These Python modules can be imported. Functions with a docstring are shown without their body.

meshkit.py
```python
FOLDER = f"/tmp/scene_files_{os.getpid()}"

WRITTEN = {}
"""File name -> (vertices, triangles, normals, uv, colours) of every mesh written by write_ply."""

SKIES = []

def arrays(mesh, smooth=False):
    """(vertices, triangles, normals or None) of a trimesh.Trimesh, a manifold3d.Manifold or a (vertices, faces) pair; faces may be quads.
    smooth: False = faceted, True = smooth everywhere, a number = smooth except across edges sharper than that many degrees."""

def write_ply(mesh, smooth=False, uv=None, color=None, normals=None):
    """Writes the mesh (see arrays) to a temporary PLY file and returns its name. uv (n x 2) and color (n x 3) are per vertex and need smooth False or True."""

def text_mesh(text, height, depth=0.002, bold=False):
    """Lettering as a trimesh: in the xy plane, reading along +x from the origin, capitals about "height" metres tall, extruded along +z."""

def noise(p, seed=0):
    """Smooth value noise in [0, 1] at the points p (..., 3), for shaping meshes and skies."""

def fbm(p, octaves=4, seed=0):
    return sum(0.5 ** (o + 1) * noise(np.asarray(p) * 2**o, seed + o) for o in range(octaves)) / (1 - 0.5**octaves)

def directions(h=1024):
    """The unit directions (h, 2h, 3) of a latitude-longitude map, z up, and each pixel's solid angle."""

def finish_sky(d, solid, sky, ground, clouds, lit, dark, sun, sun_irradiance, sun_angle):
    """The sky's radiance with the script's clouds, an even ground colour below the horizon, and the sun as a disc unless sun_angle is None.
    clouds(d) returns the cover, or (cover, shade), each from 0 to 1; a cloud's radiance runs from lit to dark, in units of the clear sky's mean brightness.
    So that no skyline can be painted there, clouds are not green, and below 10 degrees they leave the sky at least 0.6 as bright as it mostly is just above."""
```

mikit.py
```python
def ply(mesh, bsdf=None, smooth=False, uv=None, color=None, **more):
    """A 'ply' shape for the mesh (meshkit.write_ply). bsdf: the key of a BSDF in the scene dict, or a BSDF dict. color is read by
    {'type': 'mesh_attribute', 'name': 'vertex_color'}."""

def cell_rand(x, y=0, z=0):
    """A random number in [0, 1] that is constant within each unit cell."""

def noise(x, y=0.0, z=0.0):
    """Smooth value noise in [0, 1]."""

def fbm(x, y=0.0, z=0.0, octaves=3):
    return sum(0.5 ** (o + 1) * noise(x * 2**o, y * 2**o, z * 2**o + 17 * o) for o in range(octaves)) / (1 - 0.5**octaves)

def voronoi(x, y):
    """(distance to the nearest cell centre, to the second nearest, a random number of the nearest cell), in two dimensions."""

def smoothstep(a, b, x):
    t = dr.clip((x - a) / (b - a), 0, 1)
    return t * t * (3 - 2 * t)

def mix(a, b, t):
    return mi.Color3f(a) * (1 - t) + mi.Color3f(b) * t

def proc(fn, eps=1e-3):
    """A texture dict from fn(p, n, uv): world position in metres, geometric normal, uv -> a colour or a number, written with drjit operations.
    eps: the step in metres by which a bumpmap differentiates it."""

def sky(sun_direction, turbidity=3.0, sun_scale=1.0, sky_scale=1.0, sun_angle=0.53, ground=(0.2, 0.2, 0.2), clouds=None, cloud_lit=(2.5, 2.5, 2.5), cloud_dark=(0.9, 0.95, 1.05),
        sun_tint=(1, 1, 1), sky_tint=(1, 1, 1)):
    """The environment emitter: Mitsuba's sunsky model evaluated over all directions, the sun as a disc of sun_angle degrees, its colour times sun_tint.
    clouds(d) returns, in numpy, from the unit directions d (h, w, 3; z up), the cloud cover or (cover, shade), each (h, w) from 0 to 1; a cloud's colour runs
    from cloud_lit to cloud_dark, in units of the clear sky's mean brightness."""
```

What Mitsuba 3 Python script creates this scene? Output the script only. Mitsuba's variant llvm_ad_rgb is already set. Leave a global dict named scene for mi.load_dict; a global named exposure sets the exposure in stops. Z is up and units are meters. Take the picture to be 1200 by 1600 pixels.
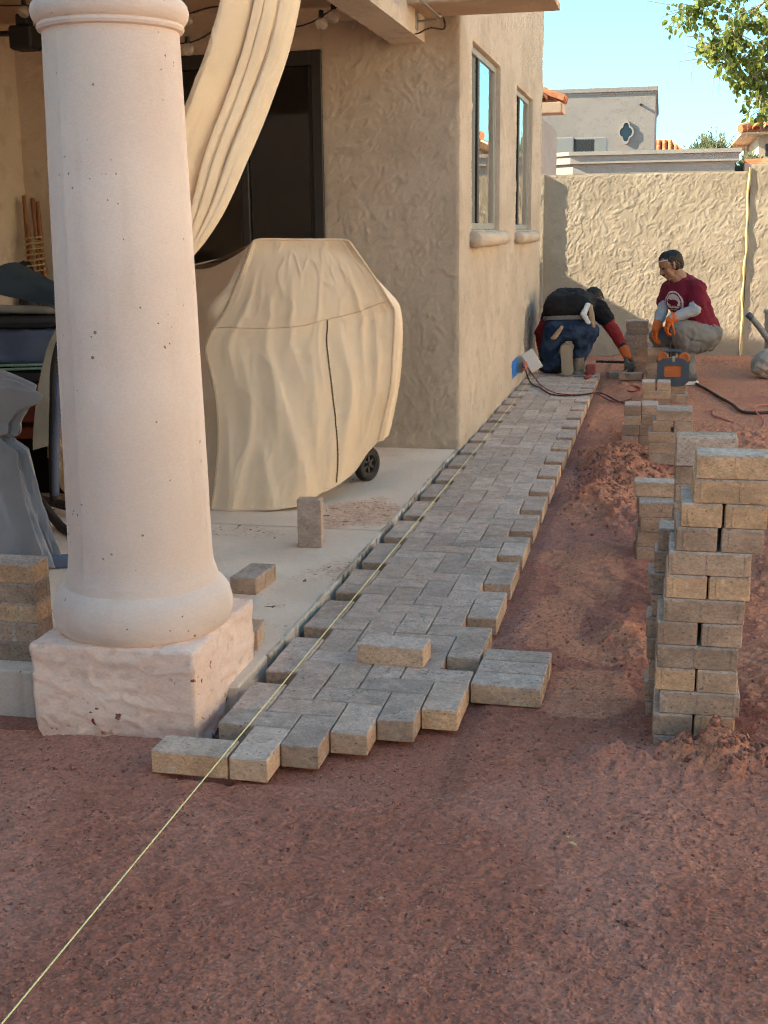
import math, random
import numpy as np, trimesh, drjit as dr, mitsuba as mi, mikit, meshkit
from manifold3d import Manifold
from mikit import proc, noise, fbm, smoothstep, mix, cell_rand, voronoi, ply

T = mi.ScalarTransform4f
scene, labels = {}, {}
rnd = random.Random(7)
rng = np.random.default_rng(7)

# ------------------------------------------------------------------ camera, daylight, exposure
CAM = np.array([0.9801, -2.6219, 1.3060])
FWD = np.array([-0.21240, 0.95092, -0.22502])
UP = np.array([-0.03773, 0.22212, 0.97429])
scene['camera'] = {'type': 'perspective', 'fov': 34.688, 'fov_axis': 'x', 'near_clip': 0.05, 'far_clip': 1000.0,
                   'to_world': T().look_at(origin=CAM.tolist(), target=(CAM + FWD).tolist(), up=UP.tolist())}
scene['sky'] = mikit.sky((-1.0, -0.20, 0.56), turbidity=3.0, sun_scale=0.85, sky_scale=0.85, sun_angle=0.53, ground=(0.25, 0.17, 0.12),
                         sky_tint=(0.64, 0.97, 0.93), sun_tint=(0.93, 1.0, 1.08))
exposure = 3.92

# ------------------------------------------------------------------ helpers
counts = {}
def new_key(name, parent=None):
    base = (parent + '__' if parent else '') + name
    n = counts.get(base, 0)
    counts[base] = n + 1
    return base if n == 0 else '%s_%03d' % (base, n)
def tag(key, label, cat=None, group=None, kind=None):
    d = {'label': label}
    if cat: d['category'] = cat
    if group: d['group'] = group
    if kind: d['kind'] = kind
    labels[key] = d
    return key
def obj(name, mesh, bsdf, parent=None, smooth=False, to=None, **kw):
    k = new_key(name, parent)
    d = mesh if isinstance(mesh, dict) else ply(mesh, None, smooth, **kw)
    d = {**d, 'bsdf': {'type': 'ref', 'id': bsdf}}
    if to is not None: d['to_world'] = to
    scene[k] = d
    return k
def thing(name, label, cat, group=None):
    return tag(new_key(name), label, cat, group)
def arr(m): m = m.to_mesh(); return trimesh.Trimesh(m.vert_properties[:, :3], m.tri_verts, process=False)
def cat(ms): return trimesh.util.concatenate([arr(m) if hasattr(m, 'to_mesh') else m for m in ms])
def rbox(x0, x1, y0, y1, z0, z1, b=0.006):
    """box with chamfered edges"""
    b = min(b, (x1-x0)/3, (y1-y0)/3, (z1-z0)/3)
    pts = []
    for X, sx in ((x0, 1), (x1, -1)):
        for Y, sy in ((y0, 1), (y1, -1)):
            for Z, sz in ((z0, 1), (z1, -1)):
                pts += [(X, Y+sy*b, Z+sz*b), (X+sx*b, Y, Z+sz*b), (X+sx*b, Y+sy*b, Z)]
    return arr(Manifold.hull_points(np.array(pts, float)))
def box(x0, x1, y0, y1, z0, z1):
    return trimesh.creation.box(bounds=[[x0, y0, z0], [x1, y1, z1]])
def tube(pts, r, seg=8, smooth_n=0, caps=True):
    """round tube along points; r a number or one radius per point"""
    p = np.asarray(pts, float)
    r = np.broadcast_to(np.asarray(r, float), (len(p),))
    if smooth_n:
        from scipy.interpolate import CubicSpline
        t = np.r_[0, np.cumsum(np.maximum(np.linalg.norm(np.diff(p, axis=0), axis=1), 1e-6))]
        tt = np.linspace(0, t[-1], smooth_n)
        p, r = CubicSpline(t, p)(tt), np.interp(tt, t, r)
    d = np.gradient(p, axis=0); d /= np.maximum(np.linalg.norm(d, axis=1, keepdims=True), 1e-9)
    ref = np.array([0, 0, 1.0]) if abs(d[:, 2]).mean() < 0.8 else np.array([1.0, 0, 0])
    a = np.cross(d, ref); a /= np.maximum(np.linalg.norm(a, axis=1, keepdims=True), 1e-9)
    b = np.cross(d, a)
    th = np.arange(seg) * 2*np.pi/seg
    v = p[:, None] + r[:, None, None]*(np.cos(th)[None, :, None]*a[:, None] + np.sin(th)[None, :, None]*b[:, None])
    n = len(p); v = v.reshape(-1, 3); f = []
    for i in range(n-1):
        for j in range(seg):
            q = [i*seg+j, i*seg+(j+1) % seg, (i+1)*seg+(j+1) % seg, (i+1)*seg+j]
            f += [[q[0], q[2], q[1]], [q[0], q[3], q[2]]]
    if caps:
        v = np.vstack([v, p[:1], p[-1:]])
        for j in range(seg):
            f += [[n*seg, j, (j+1) % seg], [n*seg+1, (n-1)*seg+(j+1) % seg, (n-1)*seg+j]]
    return trimesh.Trimesh(v, f, process=False)
def lathe(prof, seg=64, center=(0, 0)):
    """prof: list of (r, z) from bottom to top"""
    pr = np.asarray(prof, float); th = np.arange(seg)*2*np.pi/seg
    v = np.stack([pr[:, None, 0]*np.cos(th)+center[0], pr[:, None, 0]*np.sin(th)+center[1], np.repeat(pr[:, 1:2], seg, 1)], -1).reshape(-1, 3)
    f = []
    for i in range(len(pr)-1):
        for j in range(seg):
            a, b, c, d = i*seg+j, i*seg+(j+1) % seg, (i+1)*seg+(j+1) % seg, (i+1)*seg+j
            f += [[a, b, c], [a, c, d]]
    return trimesh.Trimesh(v, f, process=False)
def grid_mesh(P):
    """P (n, m, 3) -> mesh"""
    n, m = P.shape[:2]
    i = np.arange(n*m).reshape(n, m)
    q = np.stack([i[:-1, :-1], i[1:, :-1], i[1:, 1:], i[:-1, 1:]], -1).reshape(-1, 4)
    f = np.vstack([q[:, [0, 1, 2]], q[:, [0, 2, 3]]])
    return trimesh.Trimesh(P.reshape(-1, 3), f, process=False)
def ball(p, r, seg=14):
    return Manifold.sphere(r, seg).translate(list(map(float, p)))
def flesh(bones, edge=0.018, it=10, seg=14, lam=0.5):
    """one continuous skin over bones ((p, r), (q, s)), hulls of spheres united and smoothed"""
    m = Manifold()
    for (p, r), (q, s) in bones:
        m = m + Manifold.batch_hull([ball(p, r, seg), ball(q, s, seg)])
    m = m.refine_to_length(edge)
    t = arr(m); t.merge_vertices(digits_vertex=6)
    trimesh.smoothing.filter_taubin(t, lamb=lam, nu=lam+0.02, iterations=it)
    return t
def nz(p, s, seed=0): return meshkit.fbm(np.asarray(p)*s, 4, seed)

# ------------------------------------------------------------------ materials
def mat(name, color, rough=0.8, spec=0.3, bump=None, bscale=1.0, eps=1e-3, two=True, **kw):
    c = proc(color) if callable(color) else {'type': 'rgb', 'value': list(color)}
    b = {'type': 'principled', 'base_color': c, 'roughness': rough if not callable(rough) else proc(rough), 'specular': spec, **kw}
    if bump is not None: b = {'type': 'bumpmap', 'arbitrary': proc(bump, eps), 'scale': bscale, 'bsdf': b}
    scene[name] = {'type': 'twosided', 'bsdf': b} if two else b
    return name

def speck(p, s, thr, soft=0.05):
    return smoothstep(thr, thr+soft, noise(p.x*s, p.y*s, p.z*s))

DRY_AND_LIT = [(1.35, 9.0, 1.2, 1.9), (0.72, 6.6, 0.22, 1.6), (1.5, 5.6, 0.55, 1.4), (0.80, 4.55, 0.22, 0.75), (1.42, 2.6, 0.22, 1.2), (1.45, 0.9, 0.2, 0.5), (0.72, 3.1, 0.14, 0.35), (0.86, 1.15, 0.16, 0.20), (1.16, 0.33, 0.12, 0.09), (0.62, 2.25, 0.10, 0.12), (0.76, 2.0, 0.13, 0.5), (0.68, 1.45, 0.10, 0.35), (0.80, 0.75, 0.15, 0.2), (0.95, 3.6, 0.2, 0.6)]  # ellipses of dry soil; some added only to lighten ground that gets less light
def soil_c(p, n, uv):
    a = fbm(p.x*2.3+5.2, p.y*1.9+1.7, 0, 5)
    b = fbm(p.x*21, p.y*21, p.z*21, 4)
    g = noise(p.x*230, p.y*230, p.z*230)
    g2 = noise(p.x*125+3, p.y*125, p.z*125)
    g3 = noise(p.x*52+5, p.y*52, p.z*52)
    c = mix((0.365, 0.148, 0.100), (0.455, 0.192, 0.128), smoothstep(0.36, 0.64, a*0.72+b*0.28))
    tr = smoothstep(0.46, 0.66, fbm(p.x*2.2+31, p.y*1.5+3, 0, 3))
    c = mix(c, (0.46, 0.225, 0.168), tr*0.55)
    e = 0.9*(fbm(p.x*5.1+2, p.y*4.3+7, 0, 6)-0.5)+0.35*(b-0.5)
    dry = mi.Float(0)  # mask of dry soil and of ground lightened against weak light
    for cx, cy, rx, ry in DRY_AND_LIT:
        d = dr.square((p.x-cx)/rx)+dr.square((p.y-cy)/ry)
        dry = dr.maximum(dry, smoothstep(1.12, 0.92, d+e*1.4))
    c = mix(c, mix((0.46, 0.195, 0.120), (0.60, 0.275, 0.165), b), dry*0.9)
    c = c*(0.42+0.46*g+0.42*g2+0.10*g3)
    peb = smoothstep(0.84, 0.90, noise(p.x*205+40, p.y*205, p.z*205))
    c = mix(c, (0.55, 0.38, 0.30), peb*0.5)
    dk = smoothstep(0.82, 0.89, noise(p.x*150+11, p.y*150+3, p.z*150))
    return mix(c, (0.10, 0.040, 0.032), dk*0.7)
def soil_b(p, n, uv):
    return 0.0046*noise(p.x*230, p.y*230, p.z*230)+0.0042*noise(p.x*125+3, p.y*125, p.z*125)+0.0012*noise(p.x*52, p.y*52, p.z*52)
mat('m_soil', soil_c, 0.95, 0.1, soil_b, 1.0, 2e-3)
mat('m_crumb', lambda p, n, uv: mix((0.17, 0.072, 0.055), (0.42, 0.21, 0.15), cell_rand(p.x*60, p.y*60, p.z*60))*0.9, 0.95, 0.1)

def stucco(base, dark, s=1.0, o=0.0):
    def f(p, n, uv):
        a = fbm(p.x*2.3*s+o, p.y*2.3*s, p.z*2.3*s, 4)
        g = noise(p.x*210, p.y*210, p.z*210)
        d = smoothstep(0.60, 0.74, fbm(p.x*11+o, p.y*11, p.z*11, 3))
        c = mix(dark, base, smoothstep(0.3, 0.62, a))
        return mix(c, mi.Color3f(dark)*0.86, d*0.5)*(0.90+0.2*g)
    return f
def stucco_bump(p, n, uv):
    return 0.0012*noise(p.x*260, p.y*260, p.z*260)+0.002*noise(p.x*110, p.y*110, p.z*110)
_st = stucco((0.535, 0.438, 0.342), (0.468, 0.380, 0.293))
def house_c(p, n, uv):
    c = _st(p, n, uv)
    d = dr.square((p.y-7.95)/0.26)+dr.square((p.z-0.42)/0.24)+dr.square((p.x+0.11)/0.04)
    k = smoothstep(1.25, 0.75, d+0.9*(fbm(p.x*22, p.y*14, p.z*14, 4)-0.5))
    return mix(c, (0.085, 0.075, 0.075), k*(0.45+0.5*noise(p.x*60, p.y*60, p.z*60)))
mat('m_stucco', house_c, 0.92, 0.15, stucco_bump)
mat('m_wall', stucco((0.455, 0.390, 0.308), (0.40, 0.34, 0.266), 1.0, 7.0), 0.92, 0.15, stucco_bump)
mat('m_trim', stucco((0.50, 0.37, 0.26), (0.45, 0.33, 0.235), 1.0, 3.0), 0.85, 0.2, stucco_bump, 0.5)

def column_c(p, n, uv):
    a = fbm(p.x*3, p.y*3, p.z*2.2, 4)
    c = mix((0.70, 0.57, 0.49), (0.76, 0.635, 0.555), smoothstep(0.35, 0.65, a))
    cl = smoothstep(0.45, 0.66, fbm(p.x*5+3, p.y*5, p.z*3.5, 3))
    i = mi.Point3f(p.x*96, p.y*96, p.z*96)
    cx, cy, cz = dr.floor(i.x), dr.floor(i.y), dr.floor(i.z)
    r = cell_rand(cx+11, cy+7, cz+3)
    h = 0.3+0.4*cell_rand(cx+3, cy+1, cz+9)
    rad = 0.12+0.34*dr.square(cell_rand(cx+5, cy+2, cz+4))
    d = dr.sqrt(dr.square(i.x-cx-h)+dr.square(i.y-cy-1.0+h)+dr.square(i.z-cz-h))+0.25*(noise(p.x*320, p.y*320, p.z*320)-0.5)
    pit = dr.select(r < 0.005+0.085*cl*cl, smoothstep(rad+0.08, rad-0.06, d), 0.0)
    st = smoothstep(0.50, 0.80, fbm(p.x*26, p.y*26, p.z*3+4, 4))
    c = mix(c, (0.62, 0.48, 0.39), st*0.30)
    c = c*(0.95+0.10*noise(p.x*240, p.y*240, p.z*240))
    return mix(c, (0.20, 0.12, 0.08), pit*0.85)
def column_b(p, n, uv):
    return 0.0008*noise(p.x*140, p.y*140, p.z*140)+0.0018*noise(p.x*24, p.y*24, p.z*18)
mat('m_column', column_c, 0.72, 0.3, column_b)
def ped_c(p, n, uv):
    a = fbm(p.x*5, p.y*5, p.z*9, 4)
    c = mix((0.76, 0.56, 0.46), (0.84, 0.65, 0.54), smoothstep(0.35, 0.62, a))
    st = smoothstep(0.60, 0.72, fbm(p.x*34+2, p.y*34, p.z*42, 4))
    rust = smoothstep(0.66, 0.72, fbm(p.x*42+8, p.y*42+3, p.z*42, 3))*smoothstep(0.52, 0.60, fbm(p.x*6+3, p.y*6, p.z*6, 3))
    c = mix(c, (0.52, 0.36, 0.28), st*0.35)
    return mix(c, (0.22, 0.06, 0.03), rust)*(0.92+0.16*noise(p.x*180, p.y*180, p.z*180))
mat('m_pedestal', ped_c, 0.85, 0.25, stucco_bump, 0.8)

def slab_c(p, n, uv):
    a = fbm(p.x*2.1+3, p.y*2.1, 0, 5)
    c = mix((0.64, 0.51, 0.40), (0.76, 0.615, 0.49), smoothstep(0.33, 0.65, a))
    g = noise(p.x*160, p.y*160, p.z*160)
    # red soil tracked over the concrete, in grains
    d = fbm(p.x*3.1+1.3, p.y*2.6+8.4, 0, 5)
    near = smoothstep(0.42, 0.10, dr.sqrt(dr.square((p.x+0.30)*1.3)+dr.square((p.y-2.62)*0.9)))
    dirt = smoothstep(0.57, 0.82, d+0.30*near-0.02+0.10*(noise(p.x*70, p.y*70)-0.5))
    c = mix(c, (0.42, 0.21, 0.13), dirt*0.75*(0.45+0.55*smoothstep(0.35, 0.6, noise(p.x*90, p.y*90))))
    sp = smoothstep(0.86, 0.90, noise(p.x*70+3, p.y*70, 0))*smoothstep(0.56, 0.66, d+0.25*near)
    c = mix(c, (0.13, 0.055, 0.035), sp)
    return c*(0.92+0.16*g)
mat('m_slab', slab_c, 0.85, 0.25, lambda p, n, uv: 0.001*noise(p.x*150, p.y*150, p.z*150)+0.003*fbm(p.x*12, p.y*12, 0, 3))
mat('m_slab_edge', lambda p, n, uv: mix((0.34, 0.28, 0.22), (0.58, 0.50, 0.41), smoothstep(0.35, 0.6, fbm(p.x*8, p.y*6, p.z*20, 4))), 0.9, 0.2, stucco_bump)

# pavers: a grey face layer on a tan body (the two mixes of a cast concrete paver); uv.y is the height in the paver
def paver_mat(name, face, body, o):
    def f(p, n, uv):
        g = 0.55*noise(p.x*260+o, p.y*260, p.z*260)+0.45*noise(p.x*110+o, p.y*110, p.z*110)
        b = fbm(p.x*34+o, p.y*34, p.z*34, 4)
        cl = fbm(p.x*9+o*3, p.y*9+o, p.z*9, 3)
        bd = mix(mi.Color3f(body)*0.80, mi.Color3f(body)*1.12, smoothstep(0.3, 0.68, cl))
        fc = mix(mi.Color3f(face)*0.82, mi.Color3f(face)*1.10, smoothstep(0.28, 0.68, b*0.55+cl*0.45))
        c = mix(bd, fc, smoothstep(0.84, 0.93, uv.y+0.10*(b-0.5)))
        eff = smoothstep(0.63, 0.78, fbm(p.x*60+o, p.y*60+2, p.z*7, 3))*smoothstep(0.45, 0.6, cl)
        c = mix(c, (0.56, 0.50, 0.43), eff*0.55)
        dust = smoothstep(0.60, 0.72, fbm(p.x*6+o*5, p.y*6, p.z*6+1, 5))
        c = mix(c, (0.38, 0.22, 0.15), dust*0.30)
        pk = smoothstep(0.80, 0.88, noise(p.x*130+o, p.y*130, p.z*130))
        c = mix(c, mi.Color3f(body)*0.35, pk*0.6)
        return c*(0.62+0.76*g)
    mat(name, f, 0.88, 0.2, pav_b, 1.0, 8e-4)
def pav_b(p, n, uv):
    return 0.0014*noise(p.x*330, p.y*330, p.z*330)+0.0026*noise(p.x*120, p.y*120, p.z*120)
PAV = []
for i, (fc, bd) in enumerate([((0.475, 0.366, 0.298), (0.475, 0.318, 0.218)), ((0.396, 0.308, 0.254), (0.395, 0.274, 0.195)),
                              ((0.492, 0.368, 0.288), (0.600, 0.380, 0.222)), ((0.432, 0.327, 0.262), (0.452, 0.305, 0.212)),
                              ((0.506, 0.397, 0.325), (0.530, 0.358, 0.238))]):
    PAV.append('m_paver_%s' % 'abcde'[i]); paver_mat(PAV[-1], fc, bd, 3.7*i+1.1)

def fabric(base, dark, s):
    return lambda p, n, uv: mix(dark, base, smoothstep(0.3, 0.6, fbm(p.x*4*s, p.y*4*s, p.z*3*s, 4)))*(0.94+0.12*noise(p.x*400, p.y*400, p.z*400))
mat('m_cover', fabric((0.80, 0.635, 0.455), (0.74, 0.58, 0.41), 1), 0.8, 0.25, lambda p, n, uv: 0.0004*noise(p.x*500, p.y*500, p.z*500)+0.004*fbm(p.x*22, p.y*22, p.z*14, 3), sheen=0.3)
mat('m_curtain', fabric((0.79, 0.645, 0.455), (0.73, 0.585, 0.41), 1.3), 0.7, 0.3, lambda p, n, uv: 0.003*fbm(p.x*20, p.y*20, p.z*8, 3), sheen=0.3)
mat('m_tarp', fabric((0.27, 0.265, 0.275), (0.22, 0.22, 0.235), 1.5), 0.5, 0.4, lambda p, n, uv: 0.004*fbm(p.x*18, p.y*18, p.z*12, 3))
mat('m_black', (0.018, 0.018, 0.02), 0.55, 0.4)
mat('m_rubber', lambda p, n, uv: mix((0.022, 0.02, 0.02), (0.06, 0.05, 0.045), fbm(p.x*60, p.y*60, p.z*60, 3)), 0.75, 0.3)
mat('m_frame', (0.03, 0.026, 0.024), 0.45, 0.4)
mat('m_alu', lambda p, n, uv: mix((0.25, 0.24, 0.205), (0.30, 0.29, 0.25), noise(p.x*30, p.y*30, p.z*4)), 0.45, 0.5)
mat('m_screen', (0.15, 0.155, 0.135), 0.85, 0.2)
mat('m_darkfill', (0.012, 0.012, 0.012), 0.9, 0.1)
scene['m_glass'] = {'type': 'thindielectric', 'int_ior': 1.5, 'specular_transmittance': {'type': 'rgb', 'value': [0.30, 0.32, 0.31]}}
scene['m_darkened_doorglass'] = {'type': 'thindielectric', 'int_ior': 1.28, 'specular_transmittance': {'type': 'rgb', 'value': [0.08, 0.085, 0.085]}}  # dark tint stands in for the unlit room behind the door
mat('m_steel', (0.36, 0.34, 0.31), 0.35, 0.5, metallic=0.8)
mat('m_string', (0.80, 0.75, 0.36), 0.6, 0.3)
# ------------------------------------------------------------------ the setting: soil, slab, house, walls
def soil_h(x, y):
    """height of the red soil"""
    p = np.stack([x, y, 0*x], -1)
    h = 0.010*(nz(p, 5, 1)-0.5) + 0.007*(nz(p, 16, 2)-0.5) + 0.006*(meshkit.noise(p*70, 3)-0.5) + 0.004*(meshkit.noise(p*170, 4)-0.5)
    def bump(cx, cy, sx, sy, a, rot=0.0):
        c, s = math.cos(rot), math.sin(rot)
        u, v = (x-cx)*c+(y-cy)*s, -(x-cx)*s+(y-cy)*c
        return a*np.exp(-(u/sx)**2-(v/sy)**2)
    rough = meshkit.noise(p*26, 9)
    m = bump(0.78, 4.15, 0.17, 0.42, 0.085, 0.1) + bump(0.70, 3.35, 0.15, 0.22, 0.060) + bump(0.85, 2.9, 0.10, 0.2, 0.05) + bump(0.80, 5.3, 0.12, 0.5, 0.04) \
        + bump(1.155, 0.325, 0.11, 0.075, 0.060)+bump(1.17, 0.36, 0.05, 0.05, 0.03) + bump(1.0, 0.30, 0.16, 0.06, 0.02) + bump(0.89, 0.30, 0.05, 0.05, 0.022) + bump(1.42, 0.6, 0.14, 0.5, 0.05) + bump(0.93, 1.25, 0.09, 0.45, 0.030) \
        + bump(1.45, 5.2, 0.35, 0.6, 0.03) + bump(1.5, 2.6, 0.2, 1.0, 0.04) + bump(1.4, 9.6, 0.6, 0.3, 0.03) + bump(0.7, 7.6, 0.12, 0.35, 0.03)
    d = -bump(0.585, 4.2, 0.05, 0.9, 0.03) - bump(0.62, 2.2, 0.06, 0.5, 0.012) - bump(0.80, 1.75, 0.07, 0.08, 0.022) - bump(0.77, 1.30, 0.075, 0.09, 0.02) - bump(0.86, 1.05, 0.06, 0.1, 0.018)
    clod = np.maximum(meshkit.noise(p*38, 12)-0.45, 0)+0.6*np.maximum(meshkit.noise(p*75, 13)-0.45, 0)
    h = h + m*(0.55+0.9*rough) + d + 0.030*clod*np.clip(m/0.03, 0, 1)+0.004*clod
    # foot marks and raked ridges beside the path
    ridge = np.abs(np.sin((y*0.8+x*1.9+0.5*meshkit.noise(p*3, 5))*9.0))
    h = h + 0.014*(1-ridge)*np.exp(-((x-0.83)/0.3)**2)*((y > 0.7)*1.0)*meshkit.noise(p*4, 6)
    under = 1/(1+np.exp(-(np.minimum(np.minimum(x+0.15, 0.53-x), y-0.02))/0.012))   # trench of the paving
    h = h*(1-under) + np.where(x < 0.012, -0.058, -0.016)*under
    inslab = (x < -0.13) & (y > 0.25)
    h = np.where(inslab, -0.05, h)
    left = 1/(1+np.exp((x+0.55)/0.06))*1/(1+np.exp(-(y+0.1)/0.12))
    return h - 0.004 - 0.03*left
def spaced(a, b, step, lo, hi, grow=1.35):
    core = np.concatenate([np.arange(s, e, d) for s, e, d in step])
    L, s = [], step[0][2]
    x = core[0]
    while x > lo: s *= grow; x -= s; L.append(x)
    R, s = [], step[-1][2]
    x = core[-1]
    while x < hi: s *= grow; x += s; R.append(x)
    return np.array(L[::-1]+core.tolist()+R)
xs = spaced(0, 0, [(-1.1, -0.15, 0.012), (-0.15, 1.95, 0.0075)], -160, 160)
ys = spaced(0, 0, [(-1.75, 2.0, 0.0078), (2.0, 5.0, 0.012), (5.0, 10.5, 0.022)], -160, 160)
X, Y = np.meshgrid(xs, ys, indexing='ij')
Z = soil_h(X, Y)
Z[(Y > 10.55)] = -0.05
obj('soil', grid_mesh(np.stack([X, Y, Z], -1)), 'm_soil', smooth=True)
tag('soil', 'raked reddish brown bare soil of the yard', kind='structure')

# patio slab of two pours with a joint, and its pale edge
def slab_piece(y0, y1):
    return rbox(-6.0, -0.131, y0, y1, -0.09, 0.06, 0.006)
tag('patio_slab', 'dusty grey beige concrete patio slab', kind='structure')
obj('panel', slab_piece(0.455, 2.296), 'm_slab', 'patio_slab')
obj('panel', slab_piece(2.306, 4.28), 'm_slab', 'patio_slab')
e = []
for i, y in enumerate(np.arange(0.72, 4.28, 0.037)):
    e.append(rbox(-0.136+rnd.uniform(-.002, .002), -0.119+rnd.uniform(-.005, .003), y, y+0.0368, -0.06, 0.0625+rnd.uniform(-.0025, .002), 0.003))
obj('edge', cat(e), 'm_slab_edge', 'patio_slab')

# skip-trowelled stucco relief
def relief(q, amp=0.007, seed=0):
    """q (.., 3): coordinates on the wall in metres; short trowel strokes, torn edges and pits"""
    w = q + 0.030*np.stack([nz(q, 13, seed+31)-0.5, nz(q, 13, seed+32)-0.5, 0*q[..., 0]], -1)
    out = 0
    pick = meshkit.fbm(q*np.array([6.5, 6.5, 1])+0.5, 2, seed+50)
    for k, (ang, f, g) in enumerate(((0.35, 14, 50), (1.25, 17, 58), (2.2, 14, 54), (2.85, 18, 62), (0.8, 26, 84), (1.9, 26, 84))):
        c, s_ = math.cos(ang), math.sin(ang)
        u, v = w[..., 0]*c+w[..., 1]*s_, -w[..., 0]*s_+w[..., 1]*c
        n_ = meshkit.noise(np.stack([u*f, v*g, q[..., 2]*15+k*9.1], -1), seed+k)
        if k < 4: m_ = np.clip(1.35-np.abs(pick-(0.35+0.1*k))/0.055, 0, 1)*np.clip((meshkit.fbm(q*np.array([4, 4, 1])+k*2.2, 3, seed+60)-0.38)/0.1, 0.12, 1)
        else: m_ = np.clip((meshkit.fbm(np.stack([q[..., 0]*6, q[..., 1]*6, q[..., 2]*7+k*3.3], -1), 3, seed+10+k)-0.46)/0.08, 0, 1)*0.7
        t = np.clip((n_-0.56)/0.07, 0, 1)
        out = np.maximum(out, t*(1.15-0.3*t)*m_)
    plate = np.clip((meshkit.fbm(w*8+3, 3, seed+2)-0.50)/0.05, 0, 1)
    fine = 1-np.abs(2*meshkit.fbm(q*np.array([38, 38, 1])+2.0, 3, seed+70)-1)
    return amp*(0.70*out + 0.42*plate + 0.35*nz(q, 34, seed+4) + 0.30*fine)
def wall_patch(a0, a1, z0, z1, step, f, amp, seed, fade=None, stretch=(1, 1)):
    """f(a, z, h) -> xyz for along-coordinate a, height z, relief h"""
    A = np.linspace(a0, a1, max(2, int(round((a1-a0)/step))+1)); Zs = np.linspace(z0, z1, max(2, int(round((z1-z0)/step))+1))
    A, Zs = np.meshgrid(A, Zs, indexing='ij')
    h = relief(np.stack([A*stretch[0], Zs*stretch[1], 0*A+seed], -1), amp, seed)
    if fade is not None: h = h*fade(A, Zs)
    return grid_mesh(np.stack(f(A, Zs, h), -1))

def rough_box(x0, x1, y0, y1, z0, z1, step, amp, seed):
    m = Manifold.cube([x1-x0, y1-y0, z1-z0]).translate([x0, y0, z0]).refine_to_length(step)
    t = arr(m); t.merge_vertices(digits_vertex=6)
    v = np.asarray(t.vertices); n = np.asarray(t.vertex_normals)
    q = v[:, [0, 2, 1]] + v[:, [1, 1, 1]]*0.7
    t.vertices = v + n*(relief(q, amp, seed)-amp*0.6)[:, None]
    return t
house = thing('stucco_house', 'tan stucco house wall with two tall windows, standing beside the paver path', 'house')
WX, WY, HT = -0.120, 4.30, 3.25
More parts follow.
